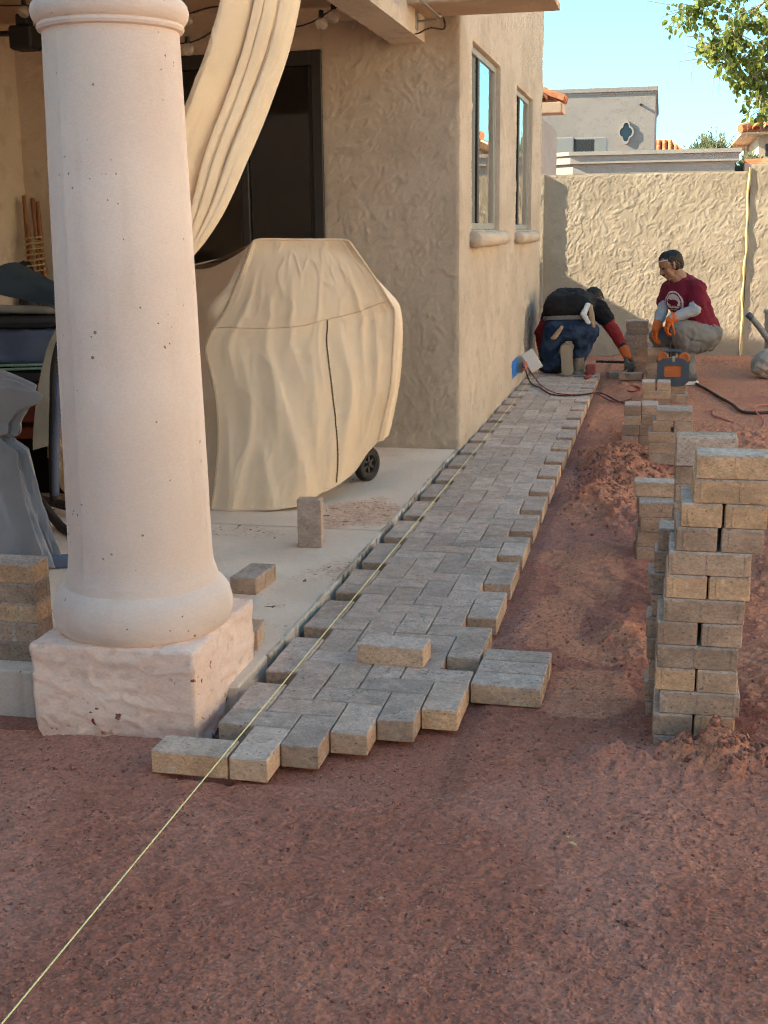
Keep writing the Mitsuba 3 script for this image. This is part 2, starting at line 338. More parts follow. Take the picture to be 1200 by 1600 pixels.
# side wall (faces the path), split round the two window openings
wins = [(4.745, 6.05, 1.285, 2.350), (7.0, 8.20, 1.275, 2.335)]
def near_open(A, Zs):
    d = np.full(A.shape, 9.0)
    for y0, y1, z0, z1 in wins:
        dx = np.maximum(np.maximum(y0-A, A-y1), 0); dz = np.maximum(np.maximum(z0-Zs, Zs-z1), 0)
        d = np.minimum(d, np.hypot(dx, dz))
    return np.clip(d/0.03, 0, 1)*np.clip((A-WY)/0.02, 0, 1)*np.clip((9.0-A)/0.03, 0.3, 1)
side = lambda A, Zs, h: (WX+h, A, Zs)
patches = [(WY, 4.745, -0.08, 3.3), (4.745, 6.05, -0.08, 1.285), (4.745, 6.05, 2.35, 3.3), (6.05, 7.0, -0.08, 3.3), (7.0, 8.2, -0.08, 1.275), (7.0, 8.2, 2.335, 3.3), (8.2, 9.0, -0.08, 3.3)]
S = cat([wall_patch(a, b, c, d, 0.0095, side, 0.0085, 3, near_open, (0.9, 0.8)) for a, b, c, d in patches] +
        [grid_mesh(np.array([[[WX, WY, 3.3], [WX, WY, HT]], [[WX, 9.0, 3.3], [WX, 9.0, HT]]]))])
obj('side_wall', S, 'm_stucco', house, smooth=True)
# wall behind the patio with the sliding door opening (x -2.0 .. -0.89)
DX0, DX1, DZ = -2.15, -0.892, 2.262
rear = lambda A, Zs, h: (A, WY-h, Zs)
fd = lambda A, Zs: np.clip((A-DX1)/0.02, 0, 1)*np.clip((WX-A)/0.012, 0, 1)
R1 = wall_patch(DX1, WX, -0.08, 2.7, 0.008, rear, 0.0062, 21, fd)
R2 = wall_patch(DX0, DX1, DZ, 2.7, 0.012, rear, 0.006, 22)
R3 = wall_patch(-2.75, DX0, -0.08, 2.7, 0.012, rear, 0.006, 23)
R4 = grid_mesh(np.array([[[-6.0, WY, 2.7], [-6.0, WY, HT]], [[WX, WY, 2.7], [WX, WY, HT]]]))
obj('patio_wall', cat([R1, R2, R3, R4]), 'm_stucco', house, smooth=True)
# wing wall at the left end of the patio
obj('wing_wall', wall_patch(0.3, WY, -0.08, 2.7, 0.014, lambda A, Zs, h: (-2.735+h, A, Zs), 0.006, 25), 'm_stucco', house, smooth=True)
# back, roof and inner room (dark behind the glass)
obj('back_wall', box(-6, WX-0.002, 8.9, 8.998, -0.1, HT), 'm_stucco', house)
obj('annex_wall', box(-6, -1.9, 9.0, 9.70, -0.1, 2.35), 'm_stucco', house)
obj('far_side_wall', box(-6.0, -5.9, 4.4, 8.9, -0.1, HT), 'm_stucco', house)
obj('bedroom_wing', box(-9.5, -3.2, -9.0, 0.3, -0.1, 3.8), 'm_stucco', house)
obj('wing_end', box(-6.0, -2.74, 0.302, 0.4, -0.1, 3.3), 'm_stucco', house)
obj('patio_left_roof', box(-6.0, -2.74, 0.402, WY-0.01, 3.2, 3.3), 'm_trim', house)
obj('roof', box(-6.0, WX-0.003, WY+0.003, 8.9, HT-0.1, HT-0.02), 'm_trim', house)
mat('m_room', (0.40, 0.36, 0.31), 0.9, 0.1)
mat('m_woodfloor', lambda p, n, uv: mix((0.10, 0.055, 0.030), (0.15, 0.085, 0.048), noise(p.x*30, p.y*4, 0)), 0.5, 0.4)
obj('room_floor', box(-5.8, -0.26, 4.40, 8.85, 0.02, 0.055), 'm_woodfloor', house)
obj('room_ceiling', box(-5.8, -0.26, 4.40, 8.85, 2.6, 2.66), 'm_room', house)
obj('room_wall', box(-5.8, -0.26, 8.80, 8.86, 0.06, 2.6), 'm_room', house)
obj('room_wall', box(-0.62, -0.56, 4.42, 8.79, 0.06, 2.6), 'm_room', house)
# eave board across the front of the house above the wall corner
obj('eave', cat([rbox(-6.0, 0.415, 3.86, WY-0.012, 2.405, 2.44, 0.004), rbox(-6.0, 0.425, 3.80, 3.858, 2.395, 2.56, 0.006), rbox(0.36, 0.412, 3.90, 4.2, 2.442, 2.54, 0.004)]), 'm_trim', house)
# window reveals, sills, frames, sashes, glass
def window(y0, y1, z0, z1, split, strip):
    xr = WX-0.040
    rv = []
    n = 22
    def jamb(P, Q, along):
        U = np.linspace(0, 1, 6); V = np.linspace(0, 1, n)
        U, V = np.meshgrid(U, V, indexing='ij')
        pts = np.array(P)[None, None]*(1-V[..., None])+np.array(Q)[None, None]*V[..., None]
        pts = pts.copy(); pts[..., 0] = WX-0.060*U
        h = relief(pts[..., [1, 2, 0]], 0.005, 40)*np.sin(np.pi*np.clip(U, 0, 1))
        pts += np.array(along)[None, None]*h[..., None]
        return grid_mesh(pts)
    rv = [jamb((0, y0, z0), (0, y0, z1), (0, 1, 0)), jamb((0, y1, z0), (0, y1, z1), (0, -1, 0)), jamb((0, y0, z1), (0, y1, z1), (0, 0, -1)), jamb((0, y0, z0), (0, y1, z0), (0, 0, 1))]
    obj('reveal', cat(rv), 'm_stucco', house, smooth=30)
    w = new_key('window', house)
    f = 0.045
    fr = [rbox(xr-0.03, xr+0.012, y0+0.002, y0+f, z0+0.002, z1-0.002, 0.004), rbox(xr-0.03, xr+0.012, y1-f, y1-0.002, z0+0.002, z1-0.002, 0.004),
          rbox(xr-0.029, xr+0.011, y0+f, y1-f, z1-f, z1-0.003, 0.004), rbox(xr-0.029, xr+0.011, y0+f, y1-f, z0+0.003, z0+f, 0.004),
          rbox(xr-0.02, xr+0.006, y1-f-0.03, y1-f-0.001, z0+f, z1-f, 0.003)]
    obj('frame', cat(fr), 'm_alu', w)
    obj('shadowed_stile', rbox(xr-0.028, xr+0.009, split-0.06, split+0.005, z0+f+0.001, z1-f-0.001, 0.004), 'm_frame', w)  # real stile, coloured black to paint in its shadow and the dark gap
    obj('insect_screen', box(xr-0.012, xr-0.008, y0+f, split-0.061, z0+f, z1-f), 'm_screen', w)
    obj('pane', trimesh.Trimesh([[xr+0.001, split, z0+f], [xr+0.001, y1-f, z0+f], [xr+0.001, y1-f, z1-f], [xr+0.001, split, z1-f]], [[0, 1, 2], [0, 2, 3]], process=False), 'm_glass', w)
    obj('reflection_strip', box(xr-0.06, xr-0.055, strip, y1-0.03, z0+0.01, z1-0.01), 'm_screen', w)  # grey panel added to paint in the jamb reflected by the glass
    # rounded stucco sill
    c = [Manifold.sphere(0.040, 20).translate([WX+0.035, y, z0-0.052]) for y in (y0-0.06, y1+0.02)] + [Manifold.sphere(0.03, 20).translate([WX-0.02, y, z0-0.045]) for y in (y0-0.06, y1+0.02)]
    s = Manifold.batch_hull(c).refine_to_length(0.014); s = arr(s); s.merge_vertices(digits_vertex=6)
    s.vertices += s.vertex_normals*(relief(np.asarray(s.vertices)[:, [1, 2, 0]], 0.007, 44))[:, None]
    obj('sill', s, 'm_stucco', w, smooth=True)
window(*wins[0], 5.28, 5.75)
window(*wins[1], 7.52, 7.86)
# sliding door
door = new_key('sliding_door', house)
f = 0.055
obj('frame', cat([rbox(DX1-f, DX1+0.004, WY-0.02, WY+0.06, 0.055, DZ+0.004, 0.004), rbox(DX0-0.004, DX0+f, WY-0.02, WY+0.06, 0.055, DZ+0.004, 0.004),
                  rbox(DX0+f, DX1-f, WY-0.019, WY+0.059, DZ-0.075, DZ+0.002, 0.004), rbox(DX0+f, DX1-f, WY-0.019, WY+0.059, 0.056, 0.11, 0.004),
                  rbox(-1.38, -1.335, WY+0.0, WY+0.055, 0.11, DZ-0.075, 0.004), rbox(-0.975, -0.948, WY+0.012, WY+0.05, 0.11, DZ-0.075, 0.003)]), 'm_frame', door)
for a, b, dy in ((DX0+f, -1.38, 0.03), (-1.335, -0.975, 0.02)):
    obj('pane', trimesh.Trimesh([[a, WY+dy, 0.11], [b, WY+dy, 0.11], [b, WY+dy, DZ-0.075], [a, WY+dy, DZ-0.075]], [[0, 1, 2], [0, 2, 3]], process=False), 'm_darkened_doorglass', door)

# patio roof: ceiling, the stucco beam that carries it, beams round it
pr_ = thing('patio_roof', 'tan patio ceiling and stucco beam above the covered patio', 'patio roof')
obj('beam', rough_box(-0.490, -0.309, 0.24, WY-0.004, 2.277, 2.55, 0.016, 0.004, 51), 'm_stucco', pr_, smooth=30)
obj('front_beam', rough_box(-2.9, -0.312, 0.22, 0.42, 2.30, 2.55, 0.03, 0.004, 52), 'm_stucco', pr_, smooth=30)
obj('ceiling', box(-2.9, -0.40, 0.40, WY-0.006, 2.52, 2.60), 'm_trim', pr_)
obj('roof_deck', box(-2.95, -0.29, 0.2, WY-0.006, 2.604, 2.64), 'm_trim', pr_)

# garden wall at the end of the path: three panels, a yellow joint filler
gw = thing('garden_wall', 'tall beige stucco garden wall closing the yard behind the two workers', 'wall')
GY = 10.48
front = lambda A, Zs, h: (A, GY-h, Zs)
def gpanel(a0, a1, top, step, seed):
    n = int((a1-a0)/step)+1
    P = wall_patch(a0, a1, -0.15, top, step, front, 0.0050, seed, lambda A, Zs: np.clip((Zs+0.15)/0.02, 0, 1)*np.clip((top-Zs)/0.015, 0.2, 1)*np.clip((A-a0)/0.02, 0.1, 1)*np.clip((a1-A)/0.02, 0.1, 1))
    cap = grid_mesh(np.array([[[a0, GY-0.003, top], [a0, GY+0.15, top]], [[a1, GY-0.003, top], [a1, GY+0.15, top]]]))
    bk = grid_mesh(np.array([[[a0, GY+0.15, -0.15], [a0, GY+0.15, top]], [[a1, GY+0.15, -0.15], [a1, GY+0.15, top]]]))
    return cat([P, cap, bk])
obj('panel', gpanel(-0.25, 1.792, 1.815, 0.0095, 61), 'm_wall', gw, smooth=30)
obj('panel', gpanel(1.818, 3.4, 1.885, 0.0125, 62), 'm_wall', gw, smooth=30)
obj('panel', gpanel(3.42, 5.59, 1.885, 0.03, 63), 'm_wall', gw, smooth=30)
obj('panel', box(-6.5, -0.26, GY, GY+0.15, -0.15, 1.815), 'm_wall', gw)
obj('pilaster', rough_box(-0.33, -0.222, GY-0.052, GY+0.15, -0.15, 1.83, 0.012, 0.006, 66), 'm_wall', gw, smooth=30)
obj('side_panel', wall_patch(-14, GY-0.02, -0.15, 1.88, 0.05, lambda A, Zs, h: (5.6-h, A, Zs), 0.01, 67), 'm_wall', gw, smooth=30)
obj('side_panel', box(5.601, 5.76, -14, GY-0.02, -0.15, 1.882), 'm_wall', gw)
obj('gate_wall', box(-2.05, -1.95, 9.702, GY-0.001, -0.15, 1.907), 'm_wall', gw)
mat('m_filler', lambda p, n, uv: mix((0.60, 0.50, 0.24), (0.74, 0.66, 0.36), noise(p.x*40, p.y*40, p.z*14)), 0.8, 0.2)
jf = tube([(1.803+0.006*math.sin(z*7)+0.004*math.sin(z*19), GY-0.010, z) for z in np.linspace(-0.02, 1.85, 50)], [0.011+0.003*math.sin(z*23) for z in np.linspace(0, 1.85, 50)], 8)
obj('joint_filler', jf, 'm_filler', gw, smooth=True)
labels[gw+'__joint_filler'] = {'label': 'bead of pale yellow filler in the wall joint'}

# column on its pedestal
col = thing('column', 'pale pink round column on a square stucco pedestal at the patio corner', 'column')
CX, CY = -0.393, 0.44
pf = [(0.190, 0.232), (0.222, 0.236), (0.238, 0.252), (0.2455, 0.278), (0.246, 0.305), (0.240, 0.333), (0.226, 0.354), (0.212, 0.364), (0.2075, 0.370), (0.2085, 0.380), (0.204, 0.392)]
obj('base_ring', lathe(pf, 96, (CX, CY)), 'm_column', col, smooth=True)
sf = [(0.206, 0.388), (0.1985, 0.41), (0.1950, 0.45), (0.1935, 0.52)] + [(0.1935-0.0235*((z-0.52)/1.28)**1.15, z) for z in np.linspace(0.6, 1.80, 24)]
sh = lathe(sf, 128, (CX, CY))
v = np.asarray(sh.vertices); ang = np.arctan2(v[:, 1]-CY, v[:, 0]-CX)
seam = np.exp(-((ang+2.02)/0.012)**2)
rad = np.stack([np.cos(ang), np.sin(ang), 0*ang], -1)
sh.vertices = v + rad*(0.0030*seam + 0.0035*(nz(v, 5, 70)-0.5))[:, None]
obj('shaft', sh, 'm_column', col, smooth=True)
cf = [(0.170, 1.790), (0.180, 1.793), (0.183, 1.800), (0.180, 1.808), (0.186, 1.812), (0.193, 1.824), (0.196, 1.838), (0.193, 1.853), (0.184, 1.864), (0.174, 1.868), (0.171, 1.880), (0.170, 2.02), (0.172, 2.10), (0.205, 2.16), (0.215, 2.2), (0.215, 2.30)]
obj('capital', lathe(cf, 96, (CX, CY)), 'm_column', col, smooth=40)
pm = Manifold.hull_points(np.array([(x, y, z) for x in (-0.620, -0.162) for y in (0.205, 0.690) for z in (-0.05, 0.242)])).refine_to_length(0.009)
pt = arr(pm); pt.merge_vertices(digits_vertex=6)
trimesh.smoothing.filter_taubin(pt, iterations=2)
v = np.asarray(pt.vertices); n = np.asarray(pt.vertex_normals)
lay = 1-np.abs(meshkit.noise(np.stack([v[:, 0]*6+v[:, 1]*4, v[:, 1]*3, v[:, 2]*22], -1)+0.7*nz(v, 8, 8)[:, None], 80)-0.5)*2
low = np.clip((0.035-v[:, 2])/0.05, 0, 1)
pt.vertices = v + n*(0.0045*np.clip((lay-0.80)/0.2, 0, 1)+0.004*(nz(v, 16, 81)-0.5)+0.007*(nz(v, 45, 82)-0.5)-0.020*low*nz(v, 20, 83))[:, None]
obj('pedestal', pt, 'm_pedestal', col, smooth=True)
# ------------------------------------------------------------------ concrete pavers
def paver_mesh(L=0.1963, W=0.0966, H=0.0595, b=0.0032, lugs=False, seed=0):
    r = random.Random(seed)
    pts = []
    for sx in (-1, 1):
        for sy in (-1, 1):
            for sz in (-1, 1):
                X, Y, Zz = sx*L/2, sy*W/2, H if sz > 0 else 0.0
                j = lambda: b*r.uniform(0.6, 1.5)
                bb = j() if sz > 0 else b*0.4
                pts += [(X-sx*bb*0.7, Y-sy*bb*0.7, Zz), (X, Y-sy*b*0.5, Zz-sz*bb), (X-sx*b*0.5, Y, Zz-sz*bb)]
    m = [arr(Manifold.hull_points(np.array(pts)))]
    if lugs:
        for sy in (-1, 1):
            for x in (-L*0.44, -L*0.02, L*0.44):
                m.append(rbox(x-0.004, x+0.004, sy*(W/2+0.0006)-0.0011, sy*(W/2+0.0006)+0.0011, 0.002, H-0.006, 0.0006))
        for sx in (-1, 1):
            m.append(rbox(sx*(L/2+0.0006)-0.0011, sx*(L/2+0.0006)+0.0011, W*0.30-0.004, W*0.30+0.004, 0.002, H-0.006, 0.0006))
    t = cat(m) if len(m) > 1 else m[0]
    uv = np.stack([np.full(len(t.vertices), seed*0.37), np.asarray(t.vertices)[:, 2]/H], -1)
    return ply(t, None, False, uv=uv)
PM = [paver_mesh(seed=i) for i in range(5)]
PL = [paver_mesh(lugs=True, seed=10+i) for i in range(4)]

def place(x, y, z, rz=0.0, rx=0.0, ry=0.0):
    return T().translate([x, y, z]).rotate([0, 0, 1], rz).rotate([1, 0, 0], rx).rotate([0, 1, 0], ry)
def path_paver(cx, cy, rz):
    m = PM[rnd.randrange(5)]
    w = rnd.random()
    b = PAV[0] if w < .34 else PAV[1] if w < .50 else PAV[2] if w < .62 else PAV[3] if w < .82 else PAV[4]
    obj('paver', m, b, 'paver_path', to=place(cx+rnd.uniform(-.0008, .0008), cy+rnd.uniform(-.0008, .0008), rnd.uniform(-.0012, .0012), rz+rnd.uniform(-.35, .35), rnd.uniform(-.35, .35), rnd.uniform(-.2, .2)))
tag('paver_path', 'herringbone path of grey tan concrete pavers along the house', kind='structure')
P = 0.1
for m in range(0, 22):
    for c in range(-1, 5):
        r = c+4*m
        if r >= 0 and r < 82-(c % 2) and not (c == -1 and r < 0):
            path_paver((c+0.5)*P, (r+1)*P, 90)
        r = c+3+4*m
        if c < 4 and r >= 0 and r < 82: path_paver((c+1)*P, (r+0.5)*P, 0)
path_paver(-1.03*P, 0.52*P, 0)

LAB = {}
def loose(x, y, z, rz, label, group=None, tone=None, rx=0, ry=0, mesh=None):
    k = obj('paver', mesh or PL[rnd.randrange(4)], PAV[rnd.randrange(5)] if tone is None else PAV[tone], to=place(x, y, z, rz, rx, ry))
    tag(k, label, 'paver', group or ('loose concrete pavers' if 'stack' not in label else 'concrete pavers in stacks'))
    return k
# three laid side by side at the right of the path's front end
for i, w in enumerate(('front', 'middle', 'back')):
    loose(0.602+0.002*i, 0.650+0.1012*i, 0.001, -1.0+0.6*i, 'grey paver lying flat outside the right path edge, %s one of a row of three' % w, tone=(4, 0, 3)[i])
loose(0.255, 0.745, 0.061, -3.5, 'single tan grey paver lying loose on top of the paver path', tone=4)
k = loose(-0.352, 1.985, 0.159, 3.0, 'brown grey paver standing upright on end on the patio slab', tone=1, rx=0, ry=90, mesh=PL[1])
# the same upright one: long axis vertical, broad face to the yard
scene[k]['to_world'] = T().translate([-0.355, 2.000, 0.159]).rotate([0, 0, 1], 6).rotate([0, 1, 0], 90).rotate([1, 0, 0], 90).translate([0, 0, -0.03])
loose(-0.400, 1.405, 0.061, 86, 'single paver lying flat on the patio slab right of the column', tone=1)
# broken piece beside the pedestal
bp_ = Manifold.cube([0.075, 0.12, 0.058]).refine_to_length(0.012); bm = arr(bp_); bm.merge_vertices(digits_vertex=6)
v = np.asarray(bm.vertices); bm.vertices = v + np.asarray(bm.vertex_normals)*(0.012*(nz(v, 30, 90)-0.5))[:, None]
k = obj('broken_paver', ply(bm, None, False, uv=np.stack([v[:, 0]*0, np.full(len(v), 0.5)], -1)), PAV[3], to=place(-0.245, 0.74, 0.062, 8))
tag(k, 'broken paver piece on the slab behind the column pedestal', 'paver')

# near tall stack: courses from the bottom up; two headers (ends in view) or stretchers
def ordw(i): return ('top', 'second', 'third', 'fourth', 'fifth', 'sixth', 'seventh', 'eighth', 'ninth', 'tenth', 'eleventh', 'twelfth', 'thirteenth', 'fourteenth')[i]
tower = [  # z bottom, left x, kind, optional second x
 (1.082, 's', 0), (1.079, 'h', 1.171), (1.051, 'h', 1.156), (1.041, 'h', 1.151), (1.027, 's', 0), (1.023, 'h', 1.126), (1.018, 's', 0),
 (1.005, 'h', 1.114), (1.007, 's', 0), (1.005, 'h', 1.108), (1.018, 's', 0), (1.004, 'h', 1.1065), (1.006, 's', 0)]
YF = 0.404
for i, (x, kind, x2) in enumerate(tower):
    z = -0.030+0.0612*(12-i)
    tone = (2, 2, 2, 3, 0, 2, 3, 3, 1, 2, 1, 0, 3)[i]
    lean = rnd.uniform(-0.6, 0.6)
    if kind == 's':
        loose(x+0.0985, YF+0.049, z, lean, 'paver laid crosswise in the near tall stack, %s course from the top, front' % ordw(i), tone=tone, mesh=PL[i % 4])
        if i > 0: loose(x+0.10, YF+0.150, z, lean*0.5, 'paver laid crosswise in the near tall stack, %s course from the top, rear' % ordw(i), tone=1, mesh=PL[(i+1) % 4])
    else:
        loose(x+0.049, YF+0.1, z, 90+lean, 'paver end showing in the near tall stack, %s course from the top, left' % ordw(i), tone=tone, mesh=PL[i % 4])
        loose(x2+0.049, YF+0.1, z, 90-lean, 'paver end showing in the near tall stack, %s course from the top, right' % ordw(i), tone=(tone+2) % 5 if i > 5 else tone, mesh=PL[(i+2) % 4])
# lower stack close behind it, its left ends peeping out
for i in range(9):
    z = -0.025+0.0612*i
    x = 0.978+(0.006, 0.0, 0.010, 0.004, 0.0, 0.012, 0.0, 0.014, 0.022)[i]
    loose(x+0.0985, 0.665, z, rnd.uniform(-1.5, 1.5), 'paver in the lower stack hidden behind the near tall stack, %s course from the top' % ordw(8-i), tone=(1, 0, 3)[i % 3])
# stack farther behind: two on edge on top
for i in range(9):
    for j, s in enumerate(('left', 'right')):
        loose(1.102+0.1*j+rnd.uniform(-.004, .004), 1.62, -0.028+0.0612*i, 90+rnd.uniform(-1, 1), 'paver in the stack hidden behind the tall stack, %s course from its top, %s' % (ordw(8-i), s), tone=(1, 0)[j])
for j, s in enumerate(('front', 'rear')):
    loose(1.150, 1.555+0.062*j, 0.582, 0, 'grey paver set on edge atop the stack behind the tall stack, %s one' % s, tone=(4, 3)[j], rx=90)
    scene[[k for k in scene if k.startswith('paver')][-1]]['to_world'] = T().translate([1.150, 1.54+0.062*j, 0.524]).rotate([0, 0, 1], 1.5).rotate([1, 0, 0], 8+82).translate([0, 0.049, -0.03])
# dark stack by the dirt mound
for i in range(5):
    z = -0.012+0.061*i
    x0 = (0.925, 0.930, 0.938, 0.930, 0.945)[i]
    if i < 4:
        loose(x0+0.0985, 2.31, z, (3, -2, 1, 2, 0)[i], 'dark paver in the short stack left of the tall one, %s course up, front' % ('first', 'second', 'third', 'fourth')[i], tone=1)
        loose(x0+0.05+0.0985-0.06, 2.415, z, (-4, 3, -3, 2, 0)[i], 'dark paver in the short stack left of the tall one, %s course up, rear' % ('first', 'second', 'third', 'fourth')[i], tone=1)
loose(1.005, 2.415, 0.232, 0.5, 'grey paver topping the rear row of the short stack left of the tall stack', tone=4)
# mid-distance stack of five courses with a dark gap
mid = [(0.953, 's'), (0.950, 's'), (0.945, 's'), (0.968, 'h'), (0.983, 's')]
for i, (x, kind) in enumerate(mid):
    z = 0.010+0.0612*i
    w = ('first', 'second', 'third', 'fourth', 'fifth')[i]
    if kind == 's':
        loose(x+0.0985, 4.30, z, rnd.uniform(-1, 1), 'paver in the five course stack by the path, %s course from the ground, front' % w, tone=(1, 3, 0, 2, 3)[i])
        loose(x+0.10, 4.405, z, rnd.uniform(-1, 1), 'paver in the five course stack by the path, %s course from the ground, rear' % w, tone=(3, 1, 3, 0, 1)[i])
    else:
        loose(x+0.049, 4.35, z, 90, 'left paver end beside the dark gap in the five course stack', tone=0)
        loose(x+0.165, 4.35, z, 90, 'right paver end beside the dark gap in the five course stack', tone=3)
for i in range(2): loose(1.17, 4.42, 0.010+0.0612*i, 90, 'paver end at the right of the five course stack, %s course from the ground' % ('first', 'second')[i], tone=1)
# leaning stack left of it
lean = [(0.800, 0.006, -6), (0.800, 0.068, -5), (0.806, 0.130, -3), (0.800, 0.192, 0)]
for i, (x, z, a) in enumerate(lean):
    w = ('first', 'second', 'third', 'fourth')[i]
    loose(x+0.045, 4.96, z, 90+a, 'left paver in the slumped stack beside the five course stack, %s course from the ground' % w, tone=(3, 1, 4, 3)[i], rx=0, ry=0)
    loose(x+0.147, 4.96+0.01*i, z, 90+a, 'right paver in the slumped stack beside the five course stack, %s course from the ground' % w, tone=(1, 3, 3, 0)[i])
# small stack before the radio
for i in range(3):
    z = -0.004+0.0612*i
    w = ('bottom', 'middle', 'top')[i]
    if i == 1:
        loose(0.985, 6.665, z, 0, 'tan paver laid crosswise in the small stack before the radio', tone=4)
        loose(0.985, 6.77, z, 0, 'rear crosswise paver in the small stack before the radio', tone=3)
    else:
        for j, s in enumerate(('left', 'right')):
            loose(0.922+0.112*j, 6.72, z, 90, '%s %s paver in the small stack before the radio' % (w, s), tone=(4, 0)[j] if i == 2 else (1, 3)[j])
# pavers under the radio
for j, s in enumerate(('left', 'right')):
    loose(1.07+0.101*j, 6.97, -0.004, 90, '%s paver on the ground below the radio' % s, tone=(1, 3)[j])
loose(1.10, 6.96, 0.0572, 4, 'upper paver on which the orange and grey radio stands', tone=1)
# stack beside the reaching worker's glove
for i in range(8):
    w = ordw(7-i)
    x = 0.690+(0.012, 0.0, 0.008, 0.0, 0.006, -0.004, 0.01, 0.004)[i]
    if i in (1, 3, 5):
        loose(x+0.05, 8.70, -0.005+0.0605*i, 90, 'left paver of the tall stack beside the reaching glove, %s course from the top' % w, tone=(3, 2, 0)[i % 3])
        loose(x+0.152, 8.70, -0.005+0.0605*i, 90, 'right paver of the tall stack beside the reaching glove, %s course from the top' % w, tone=(2, 0, 3)[i % 3])
    else:
        loose(x+0.10, 8.65, -0.005+0.0605*i, 0, 'front paver of the tall stack beside the reaching glove, %s course from the top' % w, tone=(1, 3, 2)[i % 3])
        loose(x+0.10, 8.75, -0.005+0.0605*i, 0, 'rear paver of the tall stack beside the reaching glove, %s course from the top' % w, tone=(1, 3)[i % 2])
# stack before the squatting worker
for i in range(5):
    w = ordw(4-i)
    loose(0.995, 8.05, -0.004+0.0612*i, rnd.uniform(-2, 2), 'paver in the stack before the squatting worker, %s course from the top, front' % w, tone=(1, 1, 3, 1, 4)[i])
    loose(0.995, 8.155, -0.004+0.0612*i, rnd.uniform(-2, 2), 'paver in the stack before the squatting worker, %s course from the top, rear' % w, tone=(3, 1)[i % 2])
# stack at the left of the pedestal, on the slab
for i in range(5):
    loose(-0.874, 0.578, 0.061+0.0604*i, 0.6+(0.4, -0.5, 0.3, -0.3, 0.2)[i], 'tan brown paver in the stack left of the column pedestal, %s from the top' % ordw(4-i), tone=(1, 3, 2, 1, 2)[i])
# held by the reaching worker
loose(0.765, 8.165, 0.010, -8, 'paver lying under the hand of the worker in the black shirt', tone=4)
loose(0.655, 8.35, -0.004, 20, 'grey paver on the soil behind the reaching hand', tone=1)
# ------------------------------------------------------------------ covered grill on the patio
from scipy.interpolate import PchipInterpolator
def curve(pts):
    p = np.asarray(pts, float); t = np.r_[0, np.cumsum(np.linalg.norm(np.diff(p, axis=0), axis=1))]
    return PchipInterpolator(t/t[-1], p)
GL = curve([[-0.797, 2.72, 1.252], [-0.866, 2.70, 1.08], [-0.931, 2.68, 0.939], [-0.988, 2.66, 0.855], [-1.012, 2.65, 0.784], [-0.989, 2.64, 0.684], [-0.962, 2.62, 0.571], [-0.95, 2.60, 0.399], [-0.959, 2.57, 0.227], [-0.984, 2.55, 0.063]])
GR = curve([[-0.392, 2.86, 1.250], [-0.314, 2.90, 1.127], [-0.244, 2.95, 1.004], [-0.216, 3.0, 0.92], [-0.224, 3.0, 0.773], [-0.242, 3.02, 0.591], [-0.273, 3.04, 0.466], [-0.316, 3.06, 0.307]])
GB = curve([[-0.984, 2.55, 0.063], [-0.772, 2.56, 0.066], [-0.623, 2.62, 0.075], [-0.565, 2.68, 0.083], [-0.522, 2.75, 0.114], [-0.456, 2.85, 0.142], [-0.412, 2.95, 0.176], [-0.355, 3.02, 0.267], [-0.316, 3.06, 0.307]])
GT = curve([[-0.797, 2.72, 1.252], [-0.76, 2.73, 1.262], [-0.6, 2.79, 1.258], [-0.44, 2.85, 1.256], [-0.392, 2.86, 1.250]])
def coons(L, R, Tp, B, U, V):
    l, r, t, b = L(V), R(V), Tp(U), B(U)
    u, v = U[..., None], V[..., None]
    return (1-u)*l+u*r+(1-v)*t+v*b-((1-u)*(1-v)*L(0)+u*(1-v)*R(0)+(1-u)*v*L(1)+u*v*R(1))
NF = np.array([0.50, -0.86, 0.0])
FOLDS = [(0.10, 0.10, 0.62, 0.06, 0.030, 0.020), (0.17, 0.38, 1.05, -0.10, 0.040, 0.034), (0.25, 0.20, 0.80, 0.10, 0.032, 0.022), (0.31, 0.45, 1.10, 0.14, 0.050, 0.040), (0.40, 0.14, 0.62, 0.05, 0.028, 0.016),
         (0.47, 0.36, 0.98, 0.10, 0.045, 0.030), (0.55, 0.22, 0.70, 0.03, 0.024, 0.016), (0.68, 0.34, 0.86, 0.05, 0.036, 0.024), (0.74, 0.50, 1.05, -0.16, 0.040, 0.034), (0.80, 0.12, 0.74, 0.05, 0.030, 0.026), (0.90, 0.30, 0.95, -0.06, 0.030, 0.028), (0.05, 0.62, 1.1, 0.10, 0.034, 0.024), (0.36, 0.72, 1.1, 0.35, 0.034, 0.034), (0.20, 0.74, 1.08, 0.45, 0.030, 0.026), (0.62, 0.66, 1.06, -0.10, 0.030, 0.030)]
def fold(U, V):
    d = 0.030*np.sin(np.pi*U)*np.sin(np.pi*np.clip(V*0.9+.05, 0, 1))
    for i, (u0, v0, v1, sl, w, a) in enumerate(FOLDS):
        env = np.sin(np.pi*np.clip((V-v0)/(v1-v0), 0, 1))**0.8
        c = u0+sl*(V-v0)+0.018*np.sin(V*9+i*2.1)
        x = (U-c)/(w*(0.7+0.6*V))
        d = d+0.55*a*env*np.where(x > 0, np.exp(-np.abs(x)**1.3*1.6), np.exp(-np.abs(x)**1.9*0.8))
    cre = 1-np.abs(2*meshkit.fbm(np.stack([U*7+V*2, V*5-U*2, 0*U], -1), 3, 21)-1)
    d = d+0.0035*np.clip((cre-0.80)/0.2, 0, 1)**1.3+0.012*(nz(np.stack([U*2, V*2, 0*U], -1), 2.5, 4)-0.5)
    d = d-0.014*np.exp(-((V-0.02-0.10*np.abs(U-0.45))/0.05)**2)
    return d*np.clip(U/0.05, 0, 1)*np.clip((1-U)/0.05, 0, 1)
U, V = np.meshgrid(np.linspace(0, 1, 150), np.linspace(0, 1, 190), indexing='ij')
